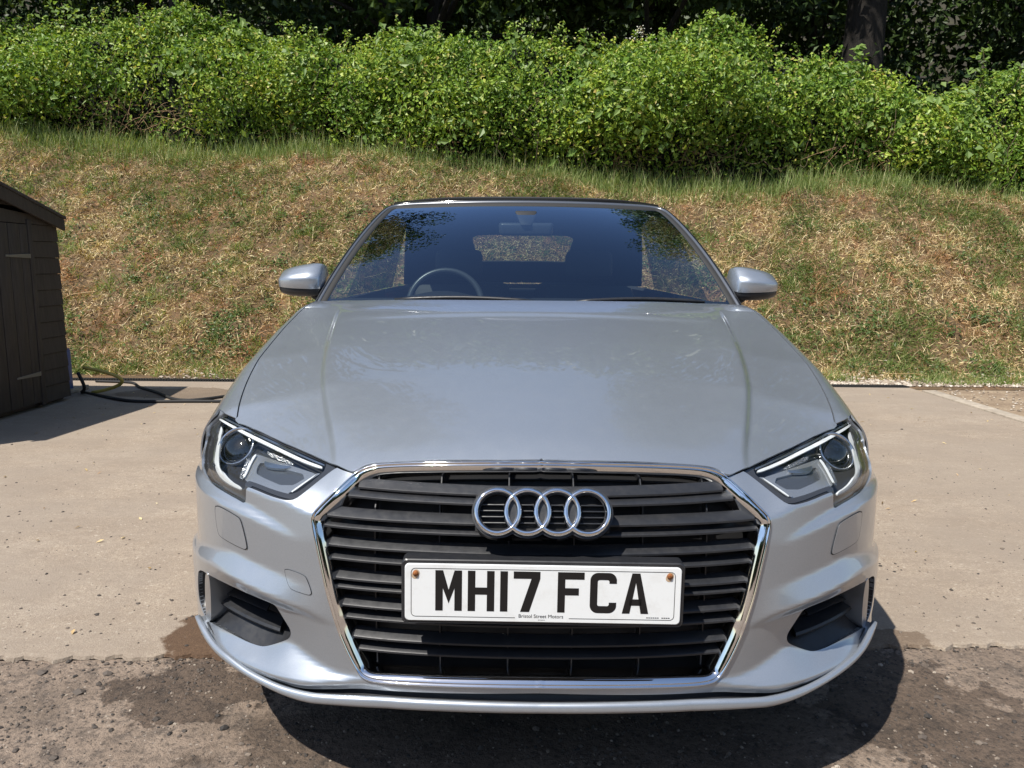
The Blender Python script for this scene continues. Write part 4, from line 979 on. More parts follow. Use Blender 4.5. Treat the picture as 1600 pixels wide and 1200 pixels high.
for x in np.linspace(-1, 1, 25):
    xx = x*.80; yb_ = 4.43-.10*abs(x)**3
    V += [(xx*.93, 3.98, .955), (xx*.93, yb_-.12, .965-.02*abs(x)), (xx*.97, yb_-.06, .95-.03*abs(x)), (xx*1.03, yb_-.03, .80), (xx*1.06, yb_, .60), (xx*1.06, yb_, .40), (xx*1.03, yb_-.05, .22)]
mesh('rear_body', V, grid_faces(25, 7), 'silver_paint', car)
for mir in (True, False):
    bevel_mesh('tail_light', [(.45, 4.36, .70), (.80, 4.27, .70), (.78, 4.22, .80), (.45, 4.34, .82), (.45, 4.44, .70), (.82, 4.34, .70), (.80, 4.29, .80), (.45, 4.42, .82)], [(0, 1, 2, 3), (4, 5, 6, 7), (0, 1, 5, 4), (1, 2, 6, 5), (2, 3, 7, 6), (3, 0, 4, 7)], 'tail_red', car, .01, 2, mir)
# ---- underbody
ub = [(-.40, .24), (.40, .24), (.62, .30), (.70, .40), (.70, .50), (.55, .52), (.55, 1.24), (.80, 1.26), (.80, 3.05), (.55, 3.08), (.55, 3.84), (.74, 3.86), (.74, 4.30), (-.74, 4.30), (-.74, 3.86), (-.55, 3.84), (-.55, 3.08), (-.80, 3.05), (-.80, 1.26), (-.55, 1.24), (-.55, .52), (-.70, .50), (-.70, .40), (-.62, .30)]
n_ = len(ub); V = [(p[0], p[1], .19) for p in ub]+[(p[0], p[1], .30) for p in ub]
mesh('underbody', V, [tuple(range(n_)), tuple(range(2*n_-1, n_-1, -1))]+[(i, (i+1) % n_, n_+(i+1) % n_, n_+i) for i in range(n_)], 'matt_black', car, False)
box('engine_bay', -.50, .50, .16, 1.30, .31, .60, 'matt_black', car, .02)
box('bulkhead', -.74, .74, 1.36, 1.40, .30, .90, 'matt_black', car, .01)
# ---- wheels
for (x, y) in ((-.775, .87), (.775, .87), (-.775, 3.465), (.775, 3.465)):
    wh = empty('wheel', (x, y, .316), car); sgn = 1 if x > 0 else -1
    lathe('tyre', [(.215, -.105), (.29, -.112), (.308, -.105), (.316, -.085), (.316, .085), (.308, .105), (.29, .112), (.215, .105)], 'rubber', wh, 48, 'x')
    rim = lathe('rim', [(.222, -.10), (.222, .10), (.210, .105), (.204, .085), (.200, -.09)], 'rim_alloy', wh, 48, 'x')
    lathe('hub', [(.0, .075), (.05, .075), (.062, .06), (.062, .03)] if sgn > 0 else [(.0, -.075), (.05, -.075), (.062, -.06), (.062, -.03)], 'rim_alloy', wh, 24, 'x')
    for k_ in range(5):
        a_ = 2*math.pi*k_/5; M_ = Matrix.Rotation(a_, 4, 'X')
        V = [(sgn*p[0], p[1], p[2]) for p in ((.065, -.03, .05), (.065, .03, .05), (.085, .022, .208), (.085, -.022, .208), (.03, -.03, .05), (.03, .03, .05), (.045, .022, .208), (.045, -.022, .208))]
        bevel_mesh('spoke', V, [(0, 1, 2, 3), (7, 6, 5, 4), (0, 4, 5, 1), (1, 5, 6, 2), (2, 6, 7, 3), (3, 7, 4, 0)], 'rim_alloy', wh, .005, 2, False, M_)
    lathe('brake_disc', [(.05, 0), (.15, 0), (.15, .01), (.05, .01)], 'hinge_metal', wh, 32, 'x')
# ---- door mirrors
mx = np.array([.800, .806, .816, .84, .865, .90, .935, .962, .976, .983]); ztop = np.array([1.045, 1.074, 1.086, 1.088, 1.085, 1.079, 1.071, 1.063, 1.055, 1.038]); zbt = np.array([.998, .993, .990, .989, .990, .991, .993, .995, .996, .998]); zlo = np.array([.970, .960, .960, .959, .959, .960, .963, .969, .976, .990])
yf = np.array([1.625, 1.590, 1.570, 1.560, 1.557, 1.560, 1.570, 1.588, 1.606, 1.636]); yr = 1.70
tt = np.linspace(0, 1, 40); tx_ = np.linspace(0, 1, len(mx)); X_ = spline(tx_, mx)(tt); ZT = spline(tx_, ztop)(tt); ZB = np.interp(tt, tx_, zbt); ZL = spline(tx_, zlo)(tt); YF = spline(tx_, yf)(tt)
for mir in (True, False):
    dm = empty('door_mirror', (0, 0, 0), car)
    V = []
    crs = .50
    for i in range(40):
        h_ = ZT[i]-ZB[i]; zc_ = ZB[i]+crs*h_
        V += [(X_[i], YF[i]+.006, ZB[i]), (X_[i], YF[i]+.001, ZB[i]+.15*h_), (X_[i], YF[i], ZB[i]+.38*h_), (X_[i], YF[i]+.002, zc_), (X_[i], YF[i]+.022, ZB[i]+.66*h_), (X_[i], YF[i]+.044, ZB[i]+.84*h_), (X_[i], YF[i]+.062, ZB[i]+.95*h_), (X_[i], YF[i]+.080, ZT[i]), (X_[i], max(yr, YF[i]+.085), ZT[i]-.004)]
    f_ = grid_faces(40, 9)+[tuple(range(9)), tuple(39*9+k_ for k_ in range(8, -1, -1))]
    cp = mesh('cap', V, f_, 'silver_paint', dm, True, mir)
    V = []
    for i in range(40): V += [(X_[i], YF[i]+.012, ZB[i]+.004), (X_[i], YF[i]+.010, ZB[i]-.002), (X_[i], YF[i]+.012, ZL[i]+.4*(ZB[i]-ZL[i])), (X_[i], YF[i]+.028, ZL[i]+.06*(ZB[i]-ZL[i])), (X_[i], YF[i]+.045, ZL[i]), (X_[i], yr, ZL[i]+.004)]
    mesh('lower_shell', V, grid_faces(40, 6)+[tuple(range(6)), tuple(39*6+k_ for k_ in range(5, -1, -1))], 'black_plastic', dm, True, mir)
    V = [(X_[i], yr-.003, z_) for i in range(2, 39) for z_ in (ZL[i]+.004, ZT[i]-.004)]
    mesh('mirror_glass', V, [(2*i, 2*i+2, 2*i+3, 2*i+1) for i in range(36)], 'chrome', dm, False, mir)
    bevel_mesh('arm', [(.775, 1.60, .90), (.80, 1.60, .92), (.80, 1.69, .92), (.775, 1.69, .90), (.805, 1.60, .968), (.868, 1.60, .968), (.868, 1.69, .968), (.805, 1.69, .968)], [(0, 1, 2, 3), (4, 5, 6, 7), (0, 1, 5, 4), (1, 2, 6, 5), (2, 3, 7, 6), (3, 0, 4, 7)], 'black_plastic', dm, .01, 3, mir)
# ---- interior
V = []
for x in np.linspace(-.73, .73, 31):
    c_ = 1-(x/.73)**4*.4
    V += [(x, 1.44, .905), (x, 1.62, .915), (x, 1.80, .925+.03*math.exp(-((x+.36)/.17)**2)), (x, 1.92, .930+.045*math.exp(-((x+.36)/.17)**2)), (x, 1.955, .905+.02*math.exp(-((x+.36)/.17)**2)), (x, 1.965, .80), (x, 1.93, .60), (x, 1.93, .30)]
mesh('dashboard', V, grid_faces(31, 8), 'interior_black', car)
sw = empty('steering_wheel', (-.365, 2.06, .905), car); sw.rotation_euler = (R(-22), 0, 0)
V = []; n_ = 48
for k_ in range(n_):
    a_ = 2*math.pi*k_/n_
    for j in range(10):
        b_ = 2*math.pi*j/10; r_ = .166+.014*math.cos(b_); V.append((r_*math.cos(a_), .014*math.sin(b_), r_*math.sin(a_)))
mesh('wheel_rim', V, [(k_*10+j, ((k_+1) % n_)*10+j, ((k_+1) % n_)*10+(j+1) % 10, k_*10+(j+1) % 10) for k_ in range(n_) for j in range(10)], 'interior_sheen', sw)
box('hub', -.075, .075, -.03, .02, -.06, .06, 'interior_grey', sw, .02)
for M_ in (0, 90, 180): 
    if M_ != 90: box('spoke', .06, .160, -.012, .008, -.018, .018, 'interior_grey', sw, .006, M_ == 180)
box('spoke', -.016, .016, -.012, .008, -.160, -.05, 'interior_grey', sw, .006)
def seat(x, y, rear_=False):
    s_ = empty('seat', (x, y, 0), car)
    box('cushion', -.25, .25, -.25, .27, .38, .52, 'interior_black', s_, .05)
    box('backrest', -.25, .25, 0, .13, .0, .56, 'interior_black', s_, .05, False, Matrix.Translation((0, .22, .46)) @ Matrix.Rotation(R(-18), 4, 'X'))
    if not rear_: box('headrest', -.13, .13, -.03, .05, .0, .15, 'interior_black', s_, .03, False, Matrix.Translation((0, .43, 1.02)) @ Matrix.Rotation(R(-12), 4, 'X'))
for x in (-.36, .36): seat(x, 2.42)
for x in (-.33, .33): seat(x, 3.05, True)
box('cabin_floor', -.74, .74, 1.42, 3.6, .30, .34, 'matt_black', car, .01)
box('rear_shelf', -.62, .62, 3.45, 3.95, .80, .93, 'interior_black', car, .03)
rv = empty('rear_view_mirror', (-.005, 1.98, 1.236), car)
bevel_mesh('housing', [(-.118, 0, -.022), (.118, 0, -.022), (.124, 0, .034), (-.124, 0, .034), (-.108, -.035, -.024), (.108, -.035, -.024), (.112, -.035, .030), (-.112, -.035, .030)], [(0, 1, 2, 3), (7, 6, 5, 4), (0, 4, 5, 1), (1, 5, 6, 2), (2, 6, 7, 3), (3, 7, 4, 0)], 'interior_sheen', rv, .012, 3)
bevel_mesh('stem', [(-.025, .0, .02), (.025, .0, .02), (.025, -.05, .02), (-.025, -.05, .02), (-.05, .09, .090), (.05, .09, .090), (.05, .04, .086), (-.05, .04, .086)], [(0, 1, 2, 3), (7, 6, 5, 4), (0, 4, 5, 1), (1, 5, 6, 2), (2, 6, 7, 3), (3, 7, 4, 0)], 'interior_black', rv, .008)
# ================================================================== SHED
SX, SYF, SYA = -3.52, 5.92, 4.92          # gable face plane, far corner, apex line
EZ, AZ = 1.40, 1.66
shed = tag(empty('shed', (SX, SYA, 0)), 'small dark brown timber shed with felt roof and boarded door beside the bank', 'shed')
hw_ = SYF-SYA; DEP = 1.9
def roofz(y): return AZ-(AZ-EZ)*abs(y)/hw_
# horizontal cladding boards each side of the door, boards above it
def board(name, y0, y1, z0, z1, x, th, par, zfun=None):
    if zfun is not None and abs(y1) > abs(y0) and zfun(y1) < z0+.006: y1 = math.copysign(hw_*(AZ-z0-.006)/(AZ-EZ), y1)
    if zfun is not None and abs(y0) > abs(y1) and zfun(y0) < z0+.006: y0 = math.copysign(hw_*(AZ-z0-.006)/(AZ-EZ), y0)
    zt0, zt1 = (z1, z1) if zfun is None else (min(z1, zfun(y0)), min(z1, zfun(y1)))
    if max(zt0, zt1) <= z0+.005: return
    zt0, zt1 = max(zt0, z0+.004), max(zt1, z0+.004)
    V = [(x-.02, y0, z0), (x+th, y0, z0), (x+th, y1, z0), (x-.02, y1, z0), (x-.02, y0, zt0), (x+th*.45, y0, zt0), (x+th*.45, y1, zt1), (x-.02, y1, zt1)]
    return bevel_mesh(name, V, [(3, 2, 1, 0), (4, 5, 6, 7), (0, 1, 5, 4), (1, 2, 6, 5), (2, 3, 7, 6), (3, 0, 4, 7)], 'shed_timber', par, .002, 1)
wallp = empty('wall', (0, 0, 0), shed)
DY0, DY1, DZ = -.62, .62, 1.36
zz_ = .03
while zz_ < AZ-.02:
    for (y0, y1) in (((-hw_, DY0-.05), (DY1+.05, hw_)) if zz_+.07 < DZ else ((-hw_, 0), (0, hw_))): board('board', y0+.001, y1-.001, zz_, zz_+.118, 0, .014, wallp, roofz)
    zz_ += .12
box('side_wall', -DEP, -.021, hw_-.03, hw_, .02, EZ, 'shed_timber', wallp, .004); box('side_wall', -DEP, -.021, -hw_, -hw_+.03, .02, EZ, 'shed_timber', wallp, .004)
box('rear_wall', -DEP-.03, -DEP, -hw_, hw_, .02, EZ, 'shed_timber', wallp, .004)
for y in (DY0-.028, DY1+.028): box('door_post', -.01, .022, y-.025, y+.025, .02, DZ+.02, 'shed_timber', wallp, .003)
dr_ = empty('door', (0, 0, 0), shed); y = DY0; k_ = 0
while y < DY1-.02:
    wd = .128; o_ = (rng.random()-.5)*.004; box('plank', -.015, .018+o_, y+.002, min(y+wd-.003, DY1), .045, DZ-.015, 'shed_timber', dr_, .003); y += wd; k_ += 1
for z in (.26, 1.12):
    V = [(.0225, DY1+.005, z-.016), (.0225, DY1-.27, z-.007), (.0225, DY1-.27, z+.007), (.0225, DY1+.005, z+.016)]
    V = V+[(p[0]+.004, p[1], p[2]) for p in V]
    bevel_mesh('hinge', V, [(0, 1, 2, 3), (7, 6, 5, 4), (0, 4, 5, 1), (1, 5, 6, 2), (2, 6, 7, 3), (3, 7, 4, 0)], 'hinge_metal', dr_, .001, 1)
rf_ = empty('roof', (0, 0, 0), shed)
for sg_ in (1, -1):
    t_ = (AZ-EZ)/hw_; ye = hw_+.035; ze = EZ-t_*.035
    V = [(.07, 0, AZ+.012), (.07, sg_*ye, ze+.012), (-DEP-.08, sg_*ye, ze+.012), (-DEP-.08, 0, AZ+.012)]; V = V+[(p[0], p[1], p[2]+.022) for p in V]
    bevel_mesh('felt', V, [(0, 1, 2, 3), (7, 6, 5, 4), (0, 4, 5, 1), (1, 5, 6, 2), (2, 6, 7, 3), (3, 7, 4, 0)], 'shed_felt', rf_, .006, 2)
    V = [(.040, 0, AZ-.085), (.040, sg_*(ye-.01), ze-.075), (.060, sg_*(ye-.01), ze-.075), (.060, 0, AZ-.085), (.040, 0, AZ+.010), (.040, sg_*(ye-.01), ze+.010), (.060, sg_*(ye-.01), ze+.010), (.060, 0, AZ+.010)]
    bevel_mesh('barge_board', V, [(3, 2, 1, 0), (4, 5, 6, 7), (0, 1, 5, 4), (1, 2, 6, 5), (2, 3, 7, 6), (3, 0, 4, 7)], 'shed_timber', rf_, .003, 1)
box('floor', -DEP, -.03, -hw_+.035, hw_-.035, .01, .05, 'shed_timber', shed, .004)
# ---- hoses, batten and drain strip
def wpath(L, n_=60):
    L = np.array(L, float); t = np.r_[0, np.cumsum(np.linalg.norm(np.diff(L, axis=0), axis=1))]; return spline(t, L)(np.linspace(0, t[-1], n_))
def ground_px(px, py, z=0.):
    d = CM @ np.array([(px-800)/F, -(py-600)/F, -1.0]); t = (z-CAMH)/d[2]; return np.array([0, 0, CAMH])+d*t
G3 = lambda L, z=.012: [ground_px(a_, b_, z) for a_, b_ in L]
g1 = G3([(128, 612), (165, 620), (215, 627), (290, 627), (345, 627), (400, 626)]); g1 = [np.array([-3.50, 6.02, .20]), np.array([-3.46, 6.02, .10])]+g1
tag(tube('hose', wpath(g1), .013, 'hose_black'), 'black hose running from the shed corner across the concrete', 'hose', None)
g2 = G3([(150, 595.5), (185, 596.5), (203, 597.5), (215, 603), (245, 613), (300, 625), (345, 620), (400, 612)])
tag(tube('hose', wpath(g2), .012, 'hose_black'), 'second black hose crossing the first behind the drain strip', 'hose')
a_ = np.linspace(0, 1, 30); P = [np.array([-3.47+.28*math.sin(math.pi*t)**.8, 6.05+.10*t, .015+.22*(1-t)]) for t in a_]
tag(tube('hose', P, .014, 'hose_yellow'), 'short loop of yellow hose hanging at the shed corner', 'hose')
b0 = ground_px(108, 616); b1 = ground_px(136, 608)
mt = Matrix.Translation(Vector(b0)) @ Matrix.Rotation(math.atan2(b1[1]-b0[1], b1[0]-b0[0]), 4, 'Z')
tag(box('timber_batten', 0, float(np.linalg.norm(b1-b0)), -.02, .02, .002, .04, 'edging_stone', None, .003, False, mt), 'short pale timber batten lying by the shed corner', 'batten')
tag(box('water_can', -3.90, -3.66, 6.02, 6.24, bank_z(-3.7, 6.9), .38, 'blue_plastic', None, .03), 'blue plastic container tucked behind the shed corner', 'container')
dr2 = tag(empty('drain_channel', (0, PADY, 0)), 'dark ribbed drain channel along the far edge of the concrete', 'drain')
V, Fc = [], []
for i in range(330):
    x0 = -4.6+i*.025; v_, f_ = box_vf(x0, x0+.013, .004, .085, -.05, .016); k_ = len(V); V += v_; Fc += [tuple(k_+q for q in f) for f in f_]
o = mesh('rib', V, Fc, 'rubber', dr2, False); tag(o, kind='stuff')
box('channel', -4.62, 3.66, .003, .09, -.06, .004, 'rubber', dr2, .002)
# white ring lying at the foot of the bank
rg = ground_px(1468, 580, .03)
V = []; n_ = 40
for k_ in range(n_):
    t = 2*math.pi*k_/n_
    for (r_, h_) in ((.105, 0), (.125, .0), (.128, .03), (.122, .04), (.108, .04), (.103, .03)): V.append((rg[0]+r_*math.cos(t), rg[1]+r_*math.sin(t), .0+h_+.012*math.sin(t)))
tag(mesh('drain_collar', V, [(k_*6+j, ((k_+1) % n_)*6+j, ((k_+1) % n_)*6+(j+1) % 6, k_*6+(j+1) % 6) for k_ in range(n_) for j in range(6)], 'ring_white', None, True), 'pale ring-shaped pipe collar lying among the gravel', 'pipe collar')

# ================================================================== SCATTER TOOLS
def leaves(C, Nrm, L, Wd, fold=.25, droop=0.):
    """diamond leaves: centres C, facing normals Nrm, lengths L, widths Wd -> V,Q(tris)"""
    n_ = len(C); Nrm = Nrm/(np.linalg.norm(Nrm, axis=1)[:, None]+1e-9)
    r_ = rng.normal(size=(n_, 3)); r_[:, 2] -= droop; T = r_-Nrm*(r_*Nrm).sum(1)[:, None]; T /= np.linalg.norm(T, axis=1)[:, None]+1e-9; B = np.cross(Nrm, T)
    L = np.broadcast_to(L, n_)[:, None]; Wd = np.broadcast_to(Wd, n_)[:, None]
    p0 = C-T*L*.5; p2 = C+T*L*.5-Nrm*L*.08; p1 = C-T*L*.08+B*Wd*.5+Nrm*Wd*fold; p3 = C-T*L*.08-B*Wd*.5+Nrm*Wd*fold
    V = np.stack([p0, p1, p2, p3], 1).reshape(-1, 3); k_ = np.arange(n_)*4
    return V, np.stack([np.stack([k_, k_+1, k_+2], 1), np.stack([k_, k_+2, k_+3], 1)], 1).reshape(-1, 3)
def blades(C, D, L, Wd, bend=.3):
    """grass blades from C in direction D"""
    n_ = len(C); D = D/(np.linalg.norm(D, axis=1)[:, None]+1e-9); r_ = rng.normal(size=(n_, 3)); S = np.cross(D, r_); S /= np.linalg.norm(S, axis=1)[:, None]+1e-9
    L = np.broadcast_to(L, n_)[:, None]; Wd = np.broadcast_to(Wd, n_)[:, None]; bd = np.cross(S, D); sg_ = np.where(rng.random(n_) < .5, -1, 1)[:, None]
    m = C+D*L*.5; t = C+D*L+bd*L*bend*sg_
    V = np.stack([C-S*Wd*.5, C+S*Wd*.5, m+S*Wd*.4, m-S*Wd*.4, t], 1).reshape(-1, 3); k_ = np.arange(n_)*5
    return V, np.stack([np.stack([k_, k_+1, k_+2], 1), np.stack([k_, k_+2, k_+3], 1), np.stack([k_+3, k_+2, k_+4], 1)], 1).reshape(-1, 3)
def bank_n(x, y):
    e = .03; dx = (bank_z(x+e, y)-bank_z(x-e, y))/(2*e); dy = (bank_z(x, y+e)-bank_z(x, y-e))/(2*e); n_ = np.stack([-dx, -dy, np.ones_like(dx)], 1); return n_/np.linalg.norm(n_, axis=1)[:, None]
def pebbles(C, r_, squash=.65):
    """small faceted stones (octahedra with jitter)"""
    n_ = len(C); base_ = np.array([(1, 0, 0), (0, 1, 0), (-1, 0, 0), (0, -1, 0), (0, 0, 1), (.7, .7, .45), (-.7, .6, .5), (-.6, -.7, .45), (.7, -.6, .5)], float)
    J = base_[None]*(1+.35*(rng.random((n_, 9, 1))-.5))*np.asarray(r_)[:, None, None]; a_ = rng.random(n_)*6.283; c_, s_ = np.cos(a_), np.sin(a_)
    X_ = J[..., 0]*c_[:, None]-J[..., 1]*s_[:, None]*.8; Y_ = J[..., 0]*s_[:, None]+J[..., 1]*c_[:, None]*.8
    V = np.stack([X_, Y_, J[..., 2]*squash], -1)+C[:, None]; f_ = np.array([(0, 5, 8), (0, 1, 5), (1, 6, 5), (1, 2, 6), (2, 7, 6), (2, 3, 7), (3, 8, 7), (3, 0, 8), (4, 8, 5), (4, 5, 6), (4, 6, 7), (4, 7, 8)])
    k_ = np.arange(n_)[:, None, None]*9; return V.reshape(-1, 3), (f_[None]+k_).reshape(-1, 3)
# ---- dry mown grass on the bank
def bank_pts(n_, x0=-12.5, x1=12.5, lo=7.25, hi=.5):
    x = rng.uniform(x0, x1, n_); u_ = rng.random(n_); y = lo+(crest(x)+hi-lo)*u_; return x, y
x, y = bank_pts(330000); N_ = bank_n(x, y); gr = .7*vnoise(x*2.6, y*3.2, 11)+.6*vnoise(x*7, y*7, 12)
den = rng.random(len(x)) > .6*np.clip(vnoise(x*5+5, y*5, 21)*1.8, 0, 1); x, y, N_, gr = x[den], y[den], N_[den], gr[den]
C = np.stack([x, y, bank_z(x, y)+.004], 1); D = rng.normal(size=C.shape); D -= N_*(D*N_).sum(1)[:, None]*1.0; D /= np.linalg.norm(D, axis=1)[:, None]; D = D+N_*(rng.random(len(x))**1.5*.9)[:, None]; D[:, 2] -= .12
green = gr+rng.normal(size=len(x))*.55+.25*np.clip((y-crest(x)+1.2), 0, 1)+.25*np.clip(8.2-y, 0, 1) > .44
V, Q = blades(C[~green], D[~green], rng.uniform(.03, .11, (~green).sum()), rng.uniform(.004, .011, (~green).sum()), .4); tag(npmesh('dry_grass', V, Q, 'straw'), 'dry straw-coloured mown grass covering the bank', 'grass', None, 'stuff')
Dg = D[green]+N_[green]*.5
V, Q = blades(C[green], Dg, rng.uniform(.04, .12, green.sum()), rng.uniform(.005, .011, green.sum()), .35); tag(npmesh('green_grass', V, Q, 'green_blade'), 'patches of short green grass among the dry straw', 'grass', None, 'stuff')
# ---- tufts, long bent stems
tx_, ty_ = bank_pts(1500, -8.4, 8.4, 7.12, .1); ti = np.repeat(np.arange(1500), rng.integers(8, 30, 1500)); n_ = len(ti); x = tx_[ti]+rng.normal(size=n_)*.035; y = ty_[ti]+rng.normal(size=n_)*.035
C = np.stack([x, y, bank_z(x, y)], 1); D = bank_n(x, y)*.6+rng.normal(size=(n_, 3))*.45+np.array([0, -.1, .25]); L_ = rng.uniform(.06, .17, n_); gt = (rng.random(1500) < .55)[ti]
V, Q = blades(C[gt], D[gt], L_[gt], rng.uniform(.004, .009, gt.sum()), .45); tag(npmesh('grass_tufts', V, Q, 'tall_blade'), 'small green grass tufts dotted over the bank', 'grass', None, 'stuff')
V, Q = blades(C[~gt], D[~gt], L_[~gt], rng.uniform(.004, .009, (~gt).sum()), .45); tag(npmesh('straw_tufts', V, Q, 'straw'), 'tufts of long dead straw lying over the bank', 'grass', None, 'stuff')
V, Fc = [], []
for i in range(90):
    a_, b_ = bank_pts(1, -7.5, 7.5, 7.4, -.3); a_, b_ = float(a_[0]), float(b_[0]); an = rng.uniform(0, 6.28); l_ = rng.uniform(.15, .5); P = []
    for t in np.linspace(0, 1, 6): xx, yy = a_+l_*t*math.cos(an), b_+l_*t*math.sin(an)*.7; P.append((xx, yy, float(bank_z(np.array([xx]), np.array([yy]))[0])+.03+.03*math.sin(3*t)))
    v_, f_ = tube_vf(P, .0035, 4, False); k_ = len(V); V += list(v_); Fc += [tuple(k_+q for q in f) for f in f_]
tag(mesh('cut_stems', V, Fc, 'straw', None), 'long cut dry stems strewn across the bank', 'stems', None, 'stuff')
# ---- weed clumps
CV, CQ = [], []; k_ = 0
wx, wy = bank_pts(230, -7, 7.5, 7.3, -.6); wx = np.r_[wx, rng.uniform(-3.4, -1.2, 22), rng.uniform(2.5, 6, 14)]; wy = np.r_[wy, rng.uniform(7.45, 8.3, 22), rng.uniform(7.5, 8.4, 14)]
for a_, b_ in zip(wx, wy):
    m_ = rng.integers(10, 46); r_ = rng.uniform(.06, .22); o_ = rng.normal(size=(m_, 2))*r_*.6; px_, py_ = a_+o_[:, 0], b_+o_[:, 1]
    c_ = np.stack([px_, py_, bank_z(px_, py_)+rng.random(m_)*r_*.6+.02], 1); nn = bank_n(px_, py_)+rng.normal(size=(m_, 3))*.45
    v_, q_ = leaves(c_, nn, rng.uniform(.025, .06, m_), rng.uniform(.016, .035, m_)); CV.append(v_); CQ.append(q_+k_); k_ += len(v_)
tag(npmesh('weeds', np.vstack(CV), np.vstack(CQ), 'weed_leaf'), 'dark green broad-leaved weeds growing in clumps on the bank', 'weeds', None, 'stuff')
# ---- tall grass along the crest
n_ = 40000; x = rng.uniform(-14.5, 14.5, n_); y = crest(x)+rng.normal(size=n_)*.20+.26; keep = rng.random(n_) < .55+.45*np.clip(vnoise(x*2, y*0, 31)*2, -.6, 1); x, y = x[keep], y[keep]
C = np.stack([x, y, bank_z(x, y)], 1); D = np.stack([rng.normal(size=len(x))*.22, rng.normal(size=len(x))*.22-.05, np.ones(len(x))], 1)
V, Q = blades(C, D, rng.gamma(5, .038, len(x))*(.75+.35*rng.random(len(x))), rng.uniform(.004, .009, len(x)), .22); tag(npmesh('tall_grass', V, Q, 'tall_blade'), 'fringe of taller pale green grass along the top of the bank', 'grass', None, 'stuff')
# ---- gravel at the foot of the bank
n_ = 4400; x = np.r_[rng.uniform(-3.4, 7.5, n_//4), rng.normal(3.1, .55, n_//2), rng.normal(4.6, 1.0, n_//4)]; y = np.r_[rng.uniform(6.97, 7.5, n_//4), rng.normal(7.2, .13, n_//2), rng.normal(7.2, .2, n_//4)]; y = np.maximum(y, 6.97)
V, Q = pebbles(np.stack([x, y, bank_z(x, y)+.004], 1), rng.uniform(.006, .026, len(x))); tag(npmesh('gravel', V, Q, 'pebble'), 'pale gravel scattered between the concrete and the bank', 'gravel', None, 'stuff')
n_ = 2600; x = rng.uniform(3.85, 8, n_); y = rng.uniform(4.2, 7.0, n_); V, Q = pebbles(np.stack([x, y, np.full(n_, -.016)], 1), rng.uniform(.004, .014, n_)); tag(npmesh('gravel', V, Q, 'pebble'), 'loose gravel on the ground right of the stone edging', 'gravel', None, 'stuff')
# ---- grit on the tarmac and crumbs along the joint
n_ = 16000; x = rng.uniform(-1.9, 2.1, n_); y = rng.uniform(1.25, 2.0, n_); cl_ = vnoise(x*6, y*6, 41)+rng.normal(size=n_)*.5; kp = (cl_ > .15) & (y < bnd(x)-.01); x, y = x[kp], y[kp]
V, Q = pebbles(np.stack([x, y, np.full(len(x), -.012)], 1), rng.gamma(2.0, .0011, len(x))+.0010, .8); tag(npmesh('grit', V, Q, 'dark_grit'), 'coarse grit and crumbs on the worn tarmac', 'grit', None, 'stuff')
n_ = 900; x = rng.uniform(-2.4, 2.6, n_); y = bnd(x)+rng.normal(size=n_)*.012-.006; V, Q = pebbles(np.stack([x, y, np.full(n_, -.010)], 1), rng.gamma(1.5, .0012, n_)+.001); tag(npmesh('joint_crumbs', V, Q, 'dark_grit'), 'pale concrete crumbs along the joint with the tarmac', 'crumbs', None, 'stuff')
n_ = 3600; x = rng.uniform(-3.4, 3.6, n_); y = bnd(x)+.03+rng.gamma(1.2, 1.1, n_); kp = y < 6.8; x, y = x[kp], y[kp]
V, Q = pebbles(np.stack([x, y, np.full(len(x), .0)], 1), rng.gamma(1.6, .0013, len(x))+.001, .7); tag(npmesh('slab_grit', V, Q, 'dark_grit'), 'fine grit blown over the concrete pad', 'grit', None, 'stuff')
n_ = 260; x = rng.uniform(-3.4, 3.6, n_); y = bnd(x)+.05+rng.random(n_)**.7*4.6; V, Q = leaves(np.stack([x, y, np.full(n_, .006)], 1), np.stack([rng.normal(size=n_)*.25, rng.normal(size=n_)*.25, np.ones(n_)], 1), rng.uniform(.012, .035, n_), rng.uniform(.005, .014, n_), .15); tag(npmesh('leaf_litter', V, Q, 'straw'), 'bits of dry leaf and straw blown over the concrete', 'litter', None, 'stuff')
for i, (px, py, r_) in enumerate(((65, 1052, .016), (168, 1053, .015), (125, 1082, .017), (1465, 1090, .012), (1350, 1133, .011), (1440, 1152, .013))):
    p = ground_px(px, py, -.012); V, Q = pebbles(np.array([p]), np.array([r_]), .6)
    tag(npmesh('stone', V, Q, 'dark_grit'), 'loose dark stone lying on the tarmac by the car', 'stone', 'loose stones on the tarmac')

# ---- ragged low growth along the foot of the bank
n_ = 9000; x = rng.uniform(-3.3, 7.6, n_); y = 7.0+rng.gamma(2, .12, n_); kp = vnoise(x*2.2, x*0, 77)+rng.normal(size=n_)*.3 > .1+.5*np.exp(-((x-3.2)/.7)**2); x, y = x[kp], y[kp]
C = np.stack([x, y, bank_z(x, y)], 1); V, Q = blades(C, np.stack([rng.normal(size=len(x))*.5, rng.normal(size=len(x))*.5-.1, np.ones(len(x))], 1), rng.uniform(.03, .12, len(x)), rng.uniform(.004, .009, len(x)), .4); tag(npmesh('verge_grass', V, Q, 'tall_blade'), 'ragged grass growing along the foot of the bank', 'grass', None, 'stuff')
